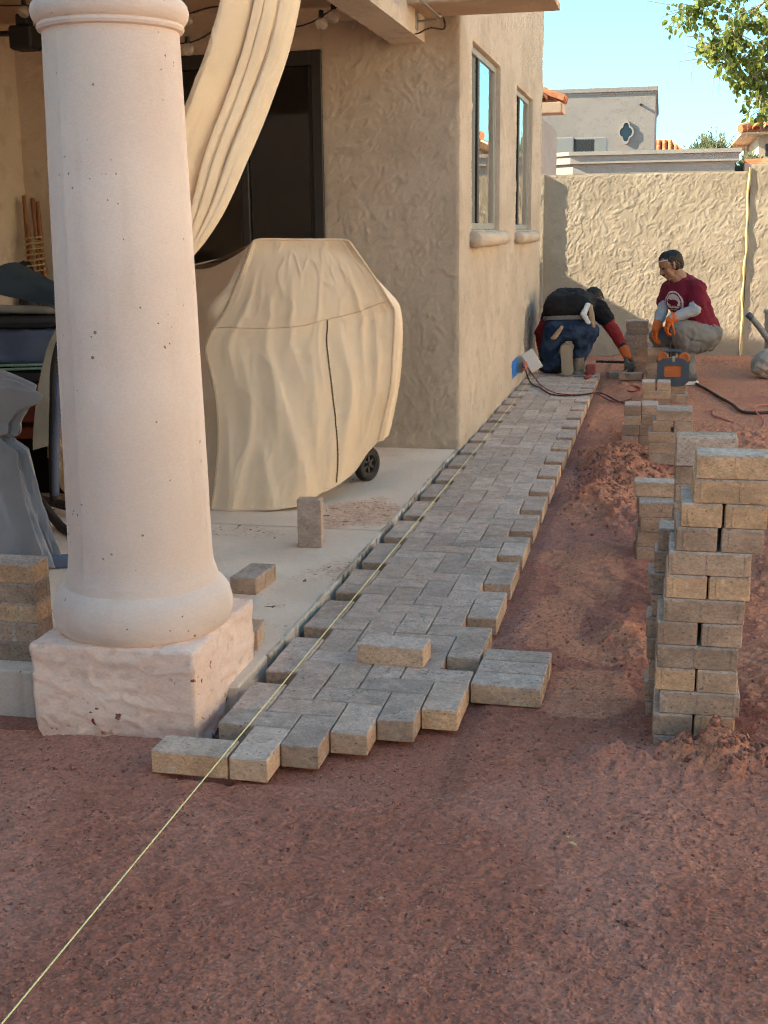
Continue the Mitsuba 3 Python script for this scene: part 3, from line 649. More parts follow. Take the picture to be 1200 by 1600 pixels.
def gfront(U, V):
    return coons(GL, GR, GT, GB, U, V)+NF*fold(U, V)[..., None]
Fm = gfront(U, V)
BL = curve([[-1.42, 3.42, 1.120], [-1.46, 3.44, 1.03], [-1.50, 3.45, 0.94], [-1.52, 3.45, 0.8], [-1.50, 3.45, 0.5], [-1.47, 3.42, 0.12]])
BR = curve([[-0.62, 3.50, 1.235], [-0.52, 3.52, 1.08], [-0.40, 3.56, 0.95], [-0.36, 3.58, 0.8], [-0.38, 3.56, 0.5], [-0.42, 3.52, 0.30]])
S_, V2 = np.meshgrid(np.linspace(0, 1, 70), np.linspace(0, 1, 190), indexing='ij')
Lp_ = (1-S_)[..., None]*GL(V2)+S_[..., None]*BL(V2)
nl = np.array([-0.72, -0.69, 0])
diag = 1-np.abs(2*meshkit.noise(np.stack([(V2*3.4-S_*1.6), S_*1.1+4, 0*S_], -1), 31)-1)
flap = 0.075*np.exp(-((S_-0.10)/0.09)**2)*np.exp(-((V2-0.24)/0.075)**2)+0.03*np.exp(-((S_-0.05)/0.05)**2)*np.exp(-((V2-0.12)/0.1)**2)
dl = (0.05*(diag**1.5-0.35)*np.clip(S_/0.12, 0, 1)+flap)*np.clip(S_/0.02, 0, 1)
Lp_ = Lp_+nl*dl[..., None]+np.array([0, 0, -0.05])*(np.sin(np.pi*S_)*(1-V2)**3)[..., None]
Rp_ = (1-S_)[..., None]*GR(V2)+S_[..., None]*BR(V2)
Rp_ = Rp_+np.array([0.9, -0.3, 0])*(0.05*np.sin(np.pi*np.clip(S_, 0, 1))*np.clip(V2*3, 0, 1)+0.03*np.clip(S_/0.08, 0, 1)*(1-np.abs(2*meshkit.noise(np.stack([S_*7, V2*1.5, 0*S_], -1), 33)-1)-0.4))[..., None]
tb = curve([[-1.42, 3.42, 1.120], [-1.0, 3.47, 1.20], [-0.62, 3.50, 1.235]])
U3, W3 = np.meshgrid(np.linspace(0, 1, 60), np.linspace(0, 1, 30), indexing='ij')
Tp_ = (1-W3)[..., None]*GT(U3)+W3[..., None]*tb(U3)
Tp_[..., 2] += -0.02*np.sin(np.pi*W3)+0.01*(nz(Tp_, 6, 3)-0.5)*np.sin(np.pi*W3)
Bk = (1-W3)[..., None]*BL(W3)*0+((1-U3)[..., None]*BL(W3)+U3[..., None]*BR(W3))
g = thing('covered_grill', 'grill under a wrinkled tan fabric cover with one black wheel showing', 'grill')
obj('front_panel', grid_mesh(Fm[::-1]), 'm_cover', g, smooth=True)
obj('side_panel', cat([grid_mesh(Lp_), grid_mesh(Bk)]), 'm_cover', g, smooth=40)
obj('right_panel', grid_mesh(Rp_[::-1]), 'm_cover', g, smooth=True)
obj('top_panel', grid_mesh(Tp_), 'm_cover', g, smooth=True)
labels[g+'__side_panel'] = {'label': 'shaded side of the tan cover with slanting folds'}
mat('m_piping', (0.46, 0.35, 0.24), 0.8, 0.2)
mat('m_seam', (0.14, 0.095, 0.06), 0.85, 0.2)
vv = np.linspace(0.0, 1.0, 120)
obj('piping', tube(GL(vv)+np.array([-0.002, -0.004, 0]), 0.0055, 6), 'm_piping', g, smooth=True)
obj('piping', tube(GR(vv)+np.array([0.003, -0.002, 0]), 0.0045, 6), 'm_cover', g, smooth=True)
uu = np.linspace(0, 1, 80)
obj('piping', tube(GT(uu)+np.array([0, -0.002, 0.003]), 0.0045, 6), 'm_cover', g, smooth=True)
vs = np.linspace(0.34, 0.985, 90)
us = 0.60+0.010*np.sin(vs*9)+0.05*np.clip((vs-0.74)/0.26, 0, 1)
obj('centre_seam', tube(gfront(us, vs)+NF*0.0015, 0.0032, 6), 'm_seam', g, smooth=True)
uh = np.linspace(0.012, 0.988, 120)
obj('cross_seam', tube(gfront(uh, 0.335+0.012*np.sin(uh*5)+0*uh)+NF*0.0004, 0.0015, 5), 'm_piping', g, smooth=True)
obj('hem', tube(gfront(uu*0.98+0.01, 0*uu+0.999)+NF*0.001, 0.0035, 5), 'm_cover', g, smooth=True)
obj('cart_frame', cat([rbox(-0.95, -0.55, 2.66, 2.70, 0.075, 0.11), tube([(-0.62, 2.72, 0.09), (-0.50, 3.24, 0.13)], 0.018, 8), tube([(-0.80, 3.36, 0.147), (-0.46, 3.30, 0.147)], 0.012, 8), rbox(-0.92, -0.60, 2.75, 3.25, 0.14, 0.9)]), 'm_frame', g)
def wheel(parent, c, axis, R=0.084, w=0.048):
    a = np.array(axis, float); a /= np.linalg.norm(a); zz = np.array([0, 0, 1.0]); b = np.cross(zz, a)
    M = np.eye(4); M[:3, 0], M[:3, 1], M[:3, 2], M[:3, 3] = b, zz, a, c      # local z = axle, outwards
    wk = new_key('wheel', parent)
    prof = [(R*0.66, -w/2), (R*0.90, -w/2), (R*0.97, -w*0.42), (R, -w*0.30), (R, w*0.30), (R*0.97, w*0.42), (R*0.90, w/2), (R*0.68, w/2), (R*0.66, w*0.42)]
    ty = [lathe(prof, 48)]
    for i in range(30):
        for s in (-1, 1):
            m = box(R*0.99, R*1.025, -0.0032, 0.0032, 0.001 if s > 0 else -w*0.36, w*0.36 if s > 0 else -0.001)
            m.apply_transform(trimesh.transformations.rotation_matrix(2*np.pi*(i+(0.5 if s > 0 else 0))/30, [0, 0, 1])); ty.append(m)
    t = cat(ty); t.apply_transform(M); obj('tyre', t, 'm_rubber', wk, smooth=30)
    rim = Manifold.cylinder(w*0.7, R*0.67, R*0.67, 48).translate([0, 0, -w*0.28])-Manifold.cylinder(w*0.4, R*0.58, R*0.58, 48).translate([0, 0, w*0.27])
    for i in range(6):
        th = 2*np.pi*i/6
        sec = Manifold.batch_hull([Manifold.cylinder(w*2, R*0.055, R*0.055, 12).translate([R*rr*math.cos(th+dt), R*rr*math.sin(th+dt), -w]) for rr, dt in ((0.26, 0), (0.50, 0.26), (0.50, -0.26))])
        rim = rim-sec
    rim = rim+Manifold.cylinder(w*0.25, R*0.16, R*0.13, 24).translate([0, 0, w*0.2])
    t = arr(rim); t.apply_transform(M); obj('rim', t, 'm_wheelrim', wk, smooth=30)
mat('m_wheelrim', (0.055, 0.05, 0.046), 0.5, 0.4)
wheel(g, (-0.432, 3.318, 0.147), (0.91, -0.40, 0.02))

# ------------------------------------------------------------------ curtain tied back to the column
CL = curve([[-0.13, 0.72, 2.30], [-0.201, 0.72, 1.929], [-0.249, 0.72, 1.787], [-0.305, 0.72, 1.665], [-0.349, 0.72, 1.573], [-0.372, 0.72, 1.48], [-0.375, 0.71, 1.359], [-0.350, 0.70, 1.245], [-0.334, 0.70, 1.192]])
CR = curve([[0.02, 0.97, 2.30], [-0.035, 0.95, 1.959], [-0.067, 0.93, 1.815], [-0.115, 0.88, 1.656], [-0.170, 0.82, 1.498], [-0.226, 0.77, 1.357], [-0.273, 0.73, 1.274], [-0.309, 0.71, 1.227], [-0.326, 0.70, 1.186]])
t_, s_ = np.meshgrid(np.linspace(0, 1, 220), np.linspace(0, 1, 160), indexing='ij')
P_ = (1-t_)[..., None]*CL(s_)+t_[..., None]*CR(s_)
tight = np.clip((s_-0.1)/0.9, 0, 1)
fo = np.zeros_like(t_)
for c0, w0, a0 in ((0.555, 0.020, 1.2), (0.605, 0.034, 0.9), (0.70, 0.020, 1.35), (0.785, 0.040, 0.8), (0.87, 0.018, 1.2), (0.925, 0.030, 1.0)):
    cc = c0+0.012*np.sin(s_*5+c0*30)
    fo += a0*np.exp(-np.abs((t_-cc)/w0)**1.5)
fo += 0.55*np.exp(-np.abs((t_-0.16-0.1*s_)/0.05)**2)*np.clip((s_-0.35)/0.4, 0, 1)+0.5*np.exp(-np.abs((t_-0.30-0.05*s_)/0.03)**2)*np.clip((s_-0.55)/0.3, 0, 1)
# creases left from storage and a slight belly of the wide panel
cr = np.exp(-np.abs((s_-0.40-0.22*t_)/0.006))*(t_ < 0.25)*(t_ > 0.02)+np.exp(-np.abs((s_-0.55+0.35*t_)/0.006))*(t_ < 0.25)*(t_ > 0.02)
bel = 0.045*np.sin(np.pi*np.clip(t_/0.45, 0, 1))*np.sin(np.pi*np.clip(s_, 0, 1))
depth = -(0.040*fo*(1-0.45*tight)+bel+0.004*cr+0.010*(meshkit.noise(np.stack([t_*6, s_*5, 0*t_], -1), 41)-0.5)) + 0.05*(1-np.clip(t_/0.06, 0, 1))
P_ = P_+np.array([0.18, 0.98, 0])*depth[..., None]
P_ = P_+np.array([0.012, 0, 0])*((np.roll(fo, 3, 0)-fo))[..., None]
cu = thing('curtain', 'heavy cream fabric curtain swept sideways and tied behind the column', 'curtain')
obj('cloth', grid_mesh(P_), 'm_curtain', cu, smooth=True)
tail = curve([[-0.33, 0.70, 1.19], [-0.40, 0.72, 1.05], [-0.42, 0.74, 0.7], [-0.43, 0.74, 0.32]])
obj('tail', tube(tail(np.linspace(0, 1, 20)), np.interp(np.linspace(0, 1, 20), [0, .1, .4, 1], [0.03, 0.04, 0.07, 0.09]), 16), 'm_curtain', cu, smooth=True)
rod = thing('curtain_rod', 'dark metal curtain rod with a wall bracket above the beam end', 'curtain rod')
obj('rod', tube([(-0.205, 0.5, 2.385), (-0.205, 4.12, 2.383)], 0.0085, 10), 'm_steel', rod, smooth=True)
obj('finial', arr(Manifold.sphere(0.016, 16).translate([-0.205, 4.13, 2.383])), 'm_steel', rod, smooth=True)
obj('bracket', cat([tube([(-0.307, 4.06, 2.35), (-0.20, 4.06, 2.352), (-0.20, 4.06, 2.375)], 0.007, 6), rbox(-0.312, -0.304, 4.03, 4.09, 2.31, 2.42, 0.002)]), 'm_steel', rod)
k = obj('cable', tube([(-0.31, 4.0, 2.28), (-0.28, 4.1, 2.31), (-0.24, 4.2, 2.335), (-0.20, 4.27, 2.34), (-0.205, 4.285, 2.40)], 0.004, 6, 20), 'm_black'); tag(k, 'thin black cable sagging from the beam end to the wall', 'cable')

# ------------------------------------------------------------------ string lights under the patio roof
scene['m_bulb'] = {'type': 'dielectric', 'int_ior': 1.04, 'ext_ior': 1.0}
mat('m_cap', (0.02, 0.018, 0.016), 0.5, 0.4)
wires = [[(-2.5, 3.5, 2.47), (-2.366, 3.5, 2.435), (-2.233, 3.5, 2.428), (-1.9, 3.5, 2.36), (-1.459, 3.5, 2.335), (-1.359, 3.5, 2.347), (-1.196, 3.5, 2.376), (-0.9, 3.5, 2.275), (-0.74, 3.5, 2.275), (-0.67, 3.5, 2.305), (-0.609, 3.5, 2.338), (-0.495, 3.5, 2.36)],
         [(-1.75, 3.5, 2.30), (-1.465, 3.5, 2.226), (-1.362, 3.5, 2.214), (-1.234, 3.5, 2.26), (-0.95, 3.55, 2.50)]]
for i, w in enumerate(wires):
    k = obj('light_wire', tube(w, 0.004, 6, 60), 'm_cap'); tag(k, ('upper black wire of the string lights under the patio ceiling', 'lower black wire of the string lights behind the curtain')[i], 'wire')
for (x, y, z), lb in zip([(-2.233, 3.5, 2.40), (-1.359, 3.5, 2.319), (-1.362, 3.5, 2.184), (-0.67, 3.5, 2.274), (-0.609, 3.5, 2.306)],
        ('clear globe bulb by the black lantern at the upper left', 'upper of two clear globe bulbs beside the column', 'lower of two clear globe bulbs beside the column', 'left of two clear globe bulbs near the beam', 'right of two clear globe bulbs near the beam')):
    b = thing('light_bulb', lb, 'light bulb', 'string light bulbs')
    obj('globe', trimesh.creation.icosphere(3, 0.031).apply_translation([x, y, z]), 'm_glassball', b, smooth=True)
    obj('socket', lathe([(0.001, z+0.062), (0.011, z+0.060), (0.013, z+0.03), (0.011, z+0.026), (0.001, z+0.026)], 14, (x, y)), 'm_cap', b, smooth=40)
    obj('filament', cat([tube([(x, y, z+0.026), (x, y, z+0.005)], 0.003, 5), tube([(x-0.008, y, z+0.004), (x+0.008, y, z-0.004)], 0.0012, 4)]), 'm_steel', b)
scene['m_glassball'] = {'type': 'blendbsdf', 'weight': 0.30, 'a': {'type': 'thindielectric', 'int_ior': 1.5}, 'b': {'type': 'twosided', 'bsdf': {'type': 'principled', 'base_color': {'type': 'rgb', 'value': [0.75, 0.70, 0.60]}, 'roughness': 0.15, 'specular': 0.8}}}
lt = thing('lantern', 'black box lantern on the wing wall at the upper left', 'lantern')
obj('housing', cat([rbox(-2.40, -2.27, 3.62, 3.75, 2.24, 2.36, 0.012), rbox(-2.37, -2.30, 3.65, 3.72, 2.361, 2.42, 0.008)]), 'm_black', lt)
obj('arm', tube([(-2.40, 3.69, 2.33), (-2.735, 3.69, 2.33)], 0.014, 8), 'm_black', lt)

# ------------------------------------------------------------------ things stored at the left of the patio
tp = thing('covered_table', 'table under a pale grey draped cloth at the left edge', 'table')
n_, zz_ = 240, np.concatenate([np.linspace(0.788, 0.70, 26), np.linspace(0.695, 0.50, 50), np.linspace(0.49, 0.07, 50)])
offs = np.interp(-zz_, [-0.788, -0.776, -0.75, -0.70, -0.60, -0.555, -0.54, -0.525, -0.50, -0.3, -0.07], [-0.10, -0.01, 0.050, 0.030, -0.035, -0.045, -0.075, -0.060, -0.02, 0.01, 0.075])
th_ = np.linspace(0, 2*np.pi, n_)
ax, ay, cxx, cyy = 0.46, 0.17, -1.755, 1.72
A_, Z_ = np.meshgrid(th_, zz_, indexing='ij')
O_ = np.repeat(offs[None], n_, 0)
pw = 0.34
ux, uy = np.sign(np.cos(A_))*np.abs(np.cos(A_))**pw, np.sign(np.sin(A_))*np.abs(np.sin(A_))**pw
hang = np.clip((0.77-Z_)/0.2, 0, 1)
f_ = 1-np.abs(2*meshkit.noise(np.stack([np.cos(A_)*3.2, np.sin(A_)*3.2, Z_*1.6], -1), 44)-1)
f2_ = 1-np.abs(2*meshkit.fbm(np.stack([np.cos(A_)*5, np.sin(A_)*5, Z_*7], -1), 3, 45)-1)
O_ = O_+0.05*(f_**1.5-0.4)*hang+0.016*(f2_-0.7)*hang
corner = np.exp(-((A_-1.72*np.pi)/0.16)**2)*np.exp(-((Z_-0.745)/0.05)**2)
O_ = O_+0.055*corner
Zp = Z_-0.03*np.exp(-((A_-1.75*np.pi)/0.3)**2)*np.exp(-((Z_-0.72)/0.06)**2)+0.02*(nz(np.stack([np.cos(A_), np.sin(A_), 0*A_], -1), 3, 46)-0.5)*np.exp(-((Z_-0.55)/0.08)**2)
Pt = np.stack([cxx+ux*(ax+O_), cyy+uy*(ay+O_), Zp], -1)
Pt[..., 0] -= 0.9*(Pt[..., 1]-1.54)
topc = np.stack([np.stack([Pt[:, 0, 0], cxx-0.16+0*th_], 1), np.stack([Pt[:, 0, 1], cyy+0*th_], 1), np.stack([Pt[:, 0, 2], 0.80+0*th_], 1)], -1)
obj('cover', cat([grid_mesh(Pt), grid_mesh(topc[:, ::-1])]), 'm_tarp', tp, smooth=60)
mat('m_teal', fabric((0.035, 0.055, 0.075), (0.02, 0.035, 0.05), 2), 0.6, 0.3)
mat('m_cushion', fabric((0.115, 0.135, 0.20), (0.085, 0.10, 0.155), 2), 0.8, 0.3)
mat('m_greige', fabric((0.20, 0.19, 0.165), (0.15, 0.14, 0.125), 2), 0.8, 0.2)
cv = thing('folded_canopy', 'dark teal folded canopy with a pale rim, heaped on the patio table', 'canopy')
def tent(x0, x1, y0, y1, zb, zt, xp, n=50, seed=3):
    Uq, Vq = np.meshgrid(np.linspace(0, 1, n), np.linspace(0, 1, n), indexing='ij')
    Xq, Yq = x0+(x1-x0)*Uq, y0+(y1-y0)*Vq
    h = np.clip(1-np.abs(Xq-xp)/np.where(Xq > xp, x1-xp, xp-x0), 0, 1)**0.85*np.sin(np.pi*np.clip(Vq, 0.04, 0.96))**0.5
    Zq = zb+(zt-zb)*h+0.02*(nz(np.stack([Xq, Yq, 0*Xq], -1), 7, seed)-0.5)
    return grid_mesh(np.stack([Xq, Yq, Zq], -1))
obj('canvas', tent(-2.75, -1.78, 2.75, 3.25, 0.955, 1.165, -2.12), 'm_teal', cv, smooth=True)
obj('rim', tube([(-2.7, 2.76, 0.965), (-2.3, 2.70, 0.965), (-1.95, 2.72, 0.952), (-1.74, 2.82, 0.945), (-1.68, 3.0, 0.955)], 0.020, 8, 40), 'm_greige', cv, smooth=True)
obj('frame', cat([tube([(-2.7, 2.74, 0.90), (-2.3, 2.68, 0.90), (-1.9, 2.70, 0.895), (-1.66, 2.85, 0.90), (-1.60, 3.1, 0.91)], 0.028, 8, 40), rbox(-2.7, -1.7, 2.75, 3.3, 0.86, 0.92)]), 'm_black', cv, smooth=40)
cs = obj('cushion', rough_box(-2.72, -1.735, 2.72, 3.3, 0.70, 0.855, 0.03, 0.012, 6), 'm_cushion', smooth=True); tag(cs, 'blue grey seat cushion under the folded teal canopy', 'cushion')
mat('m_hose', (0.20, 0.30, 0.23), 0.45, 0.5)
for i in range(2):
    k = obj('garden_hose', tube([(-2.7, 2.68+0.02*i, 0.695-0.03*i), (-2.3, 2.66, 0.69-0.03*i), (-1.95, 2.66, 0.697-0.018*i), (-1.78, 2.68, 0.700-0.018*i)], 0.007, 8, 40), 'm_hose', smooth=True)
    tag(k, ('upper', 'lower')[i]+' loop of pale green hose above the grey table cover', 'hose')
pt_ = thing('patio_table', 'dark patio table carrying the cushion and folded canopy', 'table')
obj('table_top', rbox(-2.72, -1.62, 2.65, 3.4, 0.62, 0.66), 'm_black', pt_)
for x, y in ((-2.6, 2.75), (-1.72, 2.80), (-2.6, 3.3), (-1.72, 3.3)): obj('leg', rbox(x-0.025, x+0.025, y-0.025, y+0.025, 0.062, 0.618), 'm_black', pt_)
ch = thing('folding_chair', 'folded patio chair with curved dark rails between table and column', 'chair')
obj('rail', tube([(-1.44, 2.16, 1.0), (-1.483, 2.2, 0.89), (-1.524, 2.2, 0.781), (-1.548, 2.2, 0.616), (-1.570, 2.2, 0.393), (-1.58, 2.2, 0.16)], 0.014, 10, 40), 'm_black', ch, smooth=True)
obj('rail', tube([(-1.42, 2.13, 0.86), (-1.465, 2.13, 0.74), (-1.49, 2.13, 0.60), (-1.515, 2.13, 0.40), (-1.53, 2.13, 0.2)], 0.016, 10, 40), 'm_cushion', ch, smooth=True)
Uq, Vq = np.meshgrid(np.linspace(0, 1, 14), np.linspace(0, 1, 40), indexing='ij')
cx = PchipInterpolator([0, .3, .7, 1], [-1.47, -1.60, -1.665, -1.68]); 
obj('sling', grid_mesh(np.stack([cx(Vq)+0.075*(Uq-0.5), 2.32+0.10*Uq+0.02*np.sin(Vq*4), 0.98-0.62*Vq+0.02*Uq], -1)), 'm_greige', ch, smooth=True)
bg = Manifold.sphere(1.0, 40).scale([0.13, 0.10, 0.23]).translate([-1.655, 2.62, 0.315]).refine_to_length(0.02)
bgm = arr(bg); bgm.merge_vertices(digits_vertex=6); v = np.asarray(bgm.vertices)
cr_ = 1-np.abs(2*meshkit.fbm(v*13, 3, 9)-1)
bgm.vertices = v+np.asarray(bgm.vertex_normals)*(0.07*(cr_-0.7))[:, None]
k = obj('cloth_bundle', bgm, 'm_cover', smooth=30); tag(k, 'crumpled cream cloth bundle left of the column shaft', 'cloth')
mat('m_rust', (0.22, 0.05, 0.025), 0.7, 0.3)
k = obj('red_box', cat([rbox(-2.05, -1.74, 2.45, 2.6, 0.46, 0.54), rbox(-2.05, -1.72, 2.47, 2.62, 0.38, 0.43)]), 'm_rust'); tag(k, 'dull red box edge in the dark behind the grey cover', 'box')
k = obj('dark_filler_box', rbox(-2.6, -1.45, 2.75, 3.3, 0.062, 0.34, 0.02), 'm_darkfill'); tag(k, 'black box added to fill the darkness under the patio table', 'box')  # near-black box added only to fill the dark area under the table
for i, pts in enumerate(([(-1.85, 2.45, 0.16), (-1.66, 2.2, 0.18), (-1.52, 2.1, 0.09), (-1.36, 1.95, 0.082), (-1.2, 1.9, 0.08)], [(-1.9, 2.5, 0.10), (-1.6, 2.35, 0.10), (-1.35, 2.25, 0.082), (-1.1, 2.2, 0.08)])):
    k = obj('black_hose', tube(pts, 0.020, 10, 40), 'm_rubber', smooth=True); tag(k, ('nearer', 'farther')[i]+' black hose lying on the slab left of the column', 'hose')
k = obj('base_rail', rbox(-1.42, -0.95, 1.50, 1.56, 0.062, 0.105, 0.006), 'm_cushion', to=T().translate([-1.19, 1.53, 0]).rotate([0, 0, 1], 14).translate([1.19, -1.53, 0])); tag(k, 'flat dark blue rail on the slab left of the column', 'rail')
# bundle of sticks in the corner
sk = thing('stick_bundle', 'bundle of brown sticks tied with straw, leaning in the wall corner', 'sticks')
mat('m_stick', lambda p, n, uv: mix((0.16, 0.065, 0.03), (0.27, 0.12, 0.055), noise(p.x*60, p.y*60, p.z*5)), 0.7, 0.3)
mat('m_straw', (0.42, 0.31, 0.15), 0.8, 0.2)
for a, b in (((-2.672, 4.17, 1.515), (-2.60, 4.02, 0.10)), ((-2.630, 4.19, 1.500), (-2.54, 4.08, 0.10)), ((-2.605, 4.20, 1.480), (-2.50, 4.05, 0.10)), ((-2.650, 4.15, 1.35), (-2.56, 4.0, 0.10))):
    obj('stick', tube([a, tuple((np.array(a)+np.array(b))/2+np.array([0.006, 0, 0])), b], [0.013, 0.015, 0.017], 8, 12), 'm_stick', sk, smooth=True)
hel = [(-2.60+0.055*math.cos(t), 4.11+0.05*math.sin(t), 1.06+0.005*t) for t in np.linspace(0, 44, 200)]
obj('straw_tie', tube(hel, 0.0045, 5), 'm_straw', sk, smooth=True)
k = obj('black_bag', arr(Manifold.batch_hull([ball((-2.66, 4.10, 1.10), 0.045), ball((-2.63, 4.08, 0.8), 0.06), ball((-2.65, 4.1, 0.3), 0.07)])), 'm_black', smooth=True); tag(k, 'black sleeve standing among the sticks in the corner', 'bag')
# ------------------------------------------------------------------ buildings and trees beyond
mat('m_bgrey', stucco((0.29, 0.268, 0.25), (0.26, 0.24, 0.222), 0.6, 2.0), 0.92, 0.15)
mat('m_bpale', stucco((0.34, 0.322, 0.297), (0.315, 0.30, 0.275), 0.6, 4.0), 0.92, 0.15)
mat('m_bpink', stucco((0.46, 0.37, 0.31), (0.42, 0.335, 0.28), 0.6, 5.0), 0.92, 0.15)
mat('m_tile', lambda p, n, uv: mix((0.36, 0.115, 0.05), (0.50, 0.22, 0.11), cell_rand(p.x*5.1, p.y*5.3, p.z*4.7))*(0.8+0.4*noise(p.x*24, p.y*24, p.z*24)), 0.85, 0.2)
mat('m_dkglass', (0.05, 0.07, 0.10), 0.12, 0.6)
mat('m_ac', lambda p, n, uv: mix((0.19, 0.19, 0.185), (0.23, 0.228, 0.22), noise(p.x*3, p.y*3, p.z*3)), 0.5, 0.4)

def tile_mesh(L=0.42, R=0.085, seg=6, t=0.014):
    """half-barrel clay tile along +x, arched up"""
    th = np.linspace(0, np.pi, seg+1); v, f = [], []
    for r in (R, R-t):
        for x, k in ((0, 1.0), (L, 0.86)):
            v += [(x, r*k*math.cos(a), r*k*math.sin(a)) for a in th]
    n = seg+1
    for i in range(seg):
        a, b = i, i+1
        f += [[a, b, n+b], [a, n+b, n+a], [2*n+a, 3*n+b, 2*n+b], [2*n+a, 3*n+a, 3*n+b], [a, 2*n+b, b], [a, 2*n+a, 2*n+b]]
    return trimesh.Trimesh(np.array(v), f, process=False)
TILE = ply(tile_mesh(), None, 40)
def tiled(parent, eave_a, eave_b, up, n_rows, skip=None, limit=290, name='tile'):
    """roof plane from the eave line a-b, rising along the vector up (one row long 0.36)"""
    A, B, U = map(lambda q: np.array(q, float), (eave_a, eave_b, up))
    w = np.linalg.norm(B-A); e = (B-A)/w; U = U/np.linalg.norm(U); N = np.cross(e, U)
    if N[2] < 0: N = -N
    cnt = 0
    for r in range(n_rows):
        for c in range(int(w/0.21)):
            o = A+e*(0.105+0.21*c)+U*(0.36*r)+N*(0.012+0.004*rnd.random())
            if skip is not None and skip(c*0.21, r): continue
            if cnt >= limit: return
            M = np.eye(4); M[:3, 0], M[:3, 1], M[:3, 2], M[:3, 3] = U, np.cross(N, U), N, o
            obj(name, TILE, 'm_tile', parent, to=T(M.tolist())); cnt += 1

# two-storey neighbour with the quatrefoil window
nb = thing('neighbour_building', 'tall grey stucco block with a small quatrefoil window beyond the wall', 'building')
from shapely.geometry import Point, box as sbox
from shapely.ops import unary_union
from shapely.geometry import Polygon
def quatre(r, k=1.0):
    d = r*0.62
    return __import__('shapely').affinity.scale(unary_union([Point(dx*d, dy*d).buffer(r*0.55*k, 24) for dx, dy in ((1, 0), (-1, 0), (0, 1), (0, -1))] + [Polygon([(0, -1.2*r), (1.2*r, 0), (0, 1.2*r), (-1.2*r, 0)])]), 0.58, 0.86, origin=(0, 0))
YB = 29.0
def at_wall(poly, x, y, z, depth):
    """extrude a polygon (x, z plane) towards -y"""
    m = trimesh.creation.extrude_polygon(poly, depth, engine='earcut')
    v = np.asarray(m.vertices)
    return trimesh.Trimesh(np.stack([v[:, 0]+x, y-v[:, 2], v[:, 1]+z], -1), m.faces[:, ::-1], process=False)
qx, qz = 0.03, 3.50
wallp = sbox(-7.0, 0.0, 0.70, 4.43).difference(__import__('shapely').affinity.translate(quatre(0.215), qx, qz))
obj('front_wall', at_wall(wallp, 0, YB+0.3, 0, 0.3), 'm_bgrey', nb)
obj('body', cat([box(0.45, 0.699, YB+0.301, 36, 0, 4.43), box(-7, 0.44, YB+0.31, 36, 4.2, 4.3)]), 'm_bgrey', nb)
obj('cornice', cat([rbox(-7, 0.75, YB-0.045, 36, 4.432, 4.54, 0.01), rbox(-7, 0.722, YB-0.02, 36, 4.38, 4.430, 0.01)]), 'm_bgrey', nb)
w = new_key('window', nb)
obj('surround', at_wall(quatre(0.275).difference(quatre(0.215)), qx, YB-0.001, qz, 0.05), 'm_bpale', w)
obj('pane', at_wall(quatre(0.215), qx, YB+0.12, qz, 0.01), 'm_dkglass', w)
obj('vent_pipe', tube([(0.36, YB+0.0, 4.13), (0.36, YB-0.08, 4.12)], 0.03, 8), 'm_frame', nb)
# flat-roofed garage before it with its moulded parapet and splayed left end
pg = thing('garage', 'low pale grey flat-roofed building with moulded parapet just beyond the wall', 'building')
def splay(d, z0, z1):
    pts = np.array([(-0.60-d*0.7, 20-d), (2.15+d, 20-d), (2.15+d, 26), (-4.6-d, 26), (-4.6-d, 23.4-d*0.5)])
    from shapely.geometry import Polygon
    m = trimesh.creation.extrude_polygon(Polygon(pts), z1-z0, engine='earcut'); m.apply_translation([0, 0, z0]); return m
obj('wall', splay(0, 0, 2.36), 'm_bpale', pg)
obj('parapet_moulding', cat([splay(0.10, 2.50, 2.565), splay(0.06, 2.362, 2.498)]), 'm_bpale', pg)
# air conditioner on that roof
ac = thing('air_conditioner', 'grey rooftop air conditioner with slatted side above the garage parapet', 'air conditioner')
obj('casing', cat([rbox(-1.22, -0.80, 23.0, 23.9, 2.45, 3.02, 0.02), rbox(-0.80, -0.16, 23.05, 23.9, 2.45, 3.01, 0.02), rbox(-0.40, -0.16, 23.02, 23.1, 2.5, 3.0, 0.01)]), 'm_ac', ac)
for i in range(8):
    obj('slat', box(-0.78+0.05*i, -0.75+0.05*i, 23.02, 23.047, 2.62, 2.97), 'm_frame', ac)
duct = obj('roof_duct', rbox(-1.55, -1.30, 23.0, 23.5, 2.45, 2.72, 0.03), 'm_bpale'); tag(duct, 'small pale box on the garage roof left of the air conditioner', 'duct')
# tiled eave of the house at the left of the view
te = thing('tiled_house', 'orange clay tile eave showing just past the house corner', 'house')
obj('wall', box(-5.0, -0.72, 14.4, 18, 0, 2.78), 'm_bgrey', te)
obj('soffit', rbox(-5.0, -0.36, 13.98, 14.6, 2.74, 2.80, 0.01), 'm_bgrey', te)
obj('fascia', cat([rbox(-5.0, -0.345, 13.95, 13.98, 2.72, 2.85, 0.005), rbox(-0.36, -0.335, 13.98, 14.6, 2.74, 2.85, 0.005)]), 'm_trim', te)
obj('roof_slope', trimesh.Trimesh([[-0.35, 13.97, 2.85], [-0.35, 14.6, 2.85], [-2.35, 16.6, 3.55], [-2.35, 15.97, 3.55], [-5, 13.97, 2.85], [-5, 15.97, 3.55]], [[0, 1, 2], [0, 2, 3], [4, 0, 3], [4, 3, 5]], process=False), 'm_tile', te)
tiled(te+'__roof_slope', (-2.6, 13.95, 2.86), (-0.33, 13.95, 2.86), (0, 2, 0.7), 5, lambda c, r: -2.6+c > -0.52-0.36*r*0.94)
tiled(te+'__roof_slope', (-0.33, 14.0, 2.86), (-0.33, 14.65, 2.86), (-2, 0, 0.7), 5, lambda c, r: c < 0.36*r*0.94)
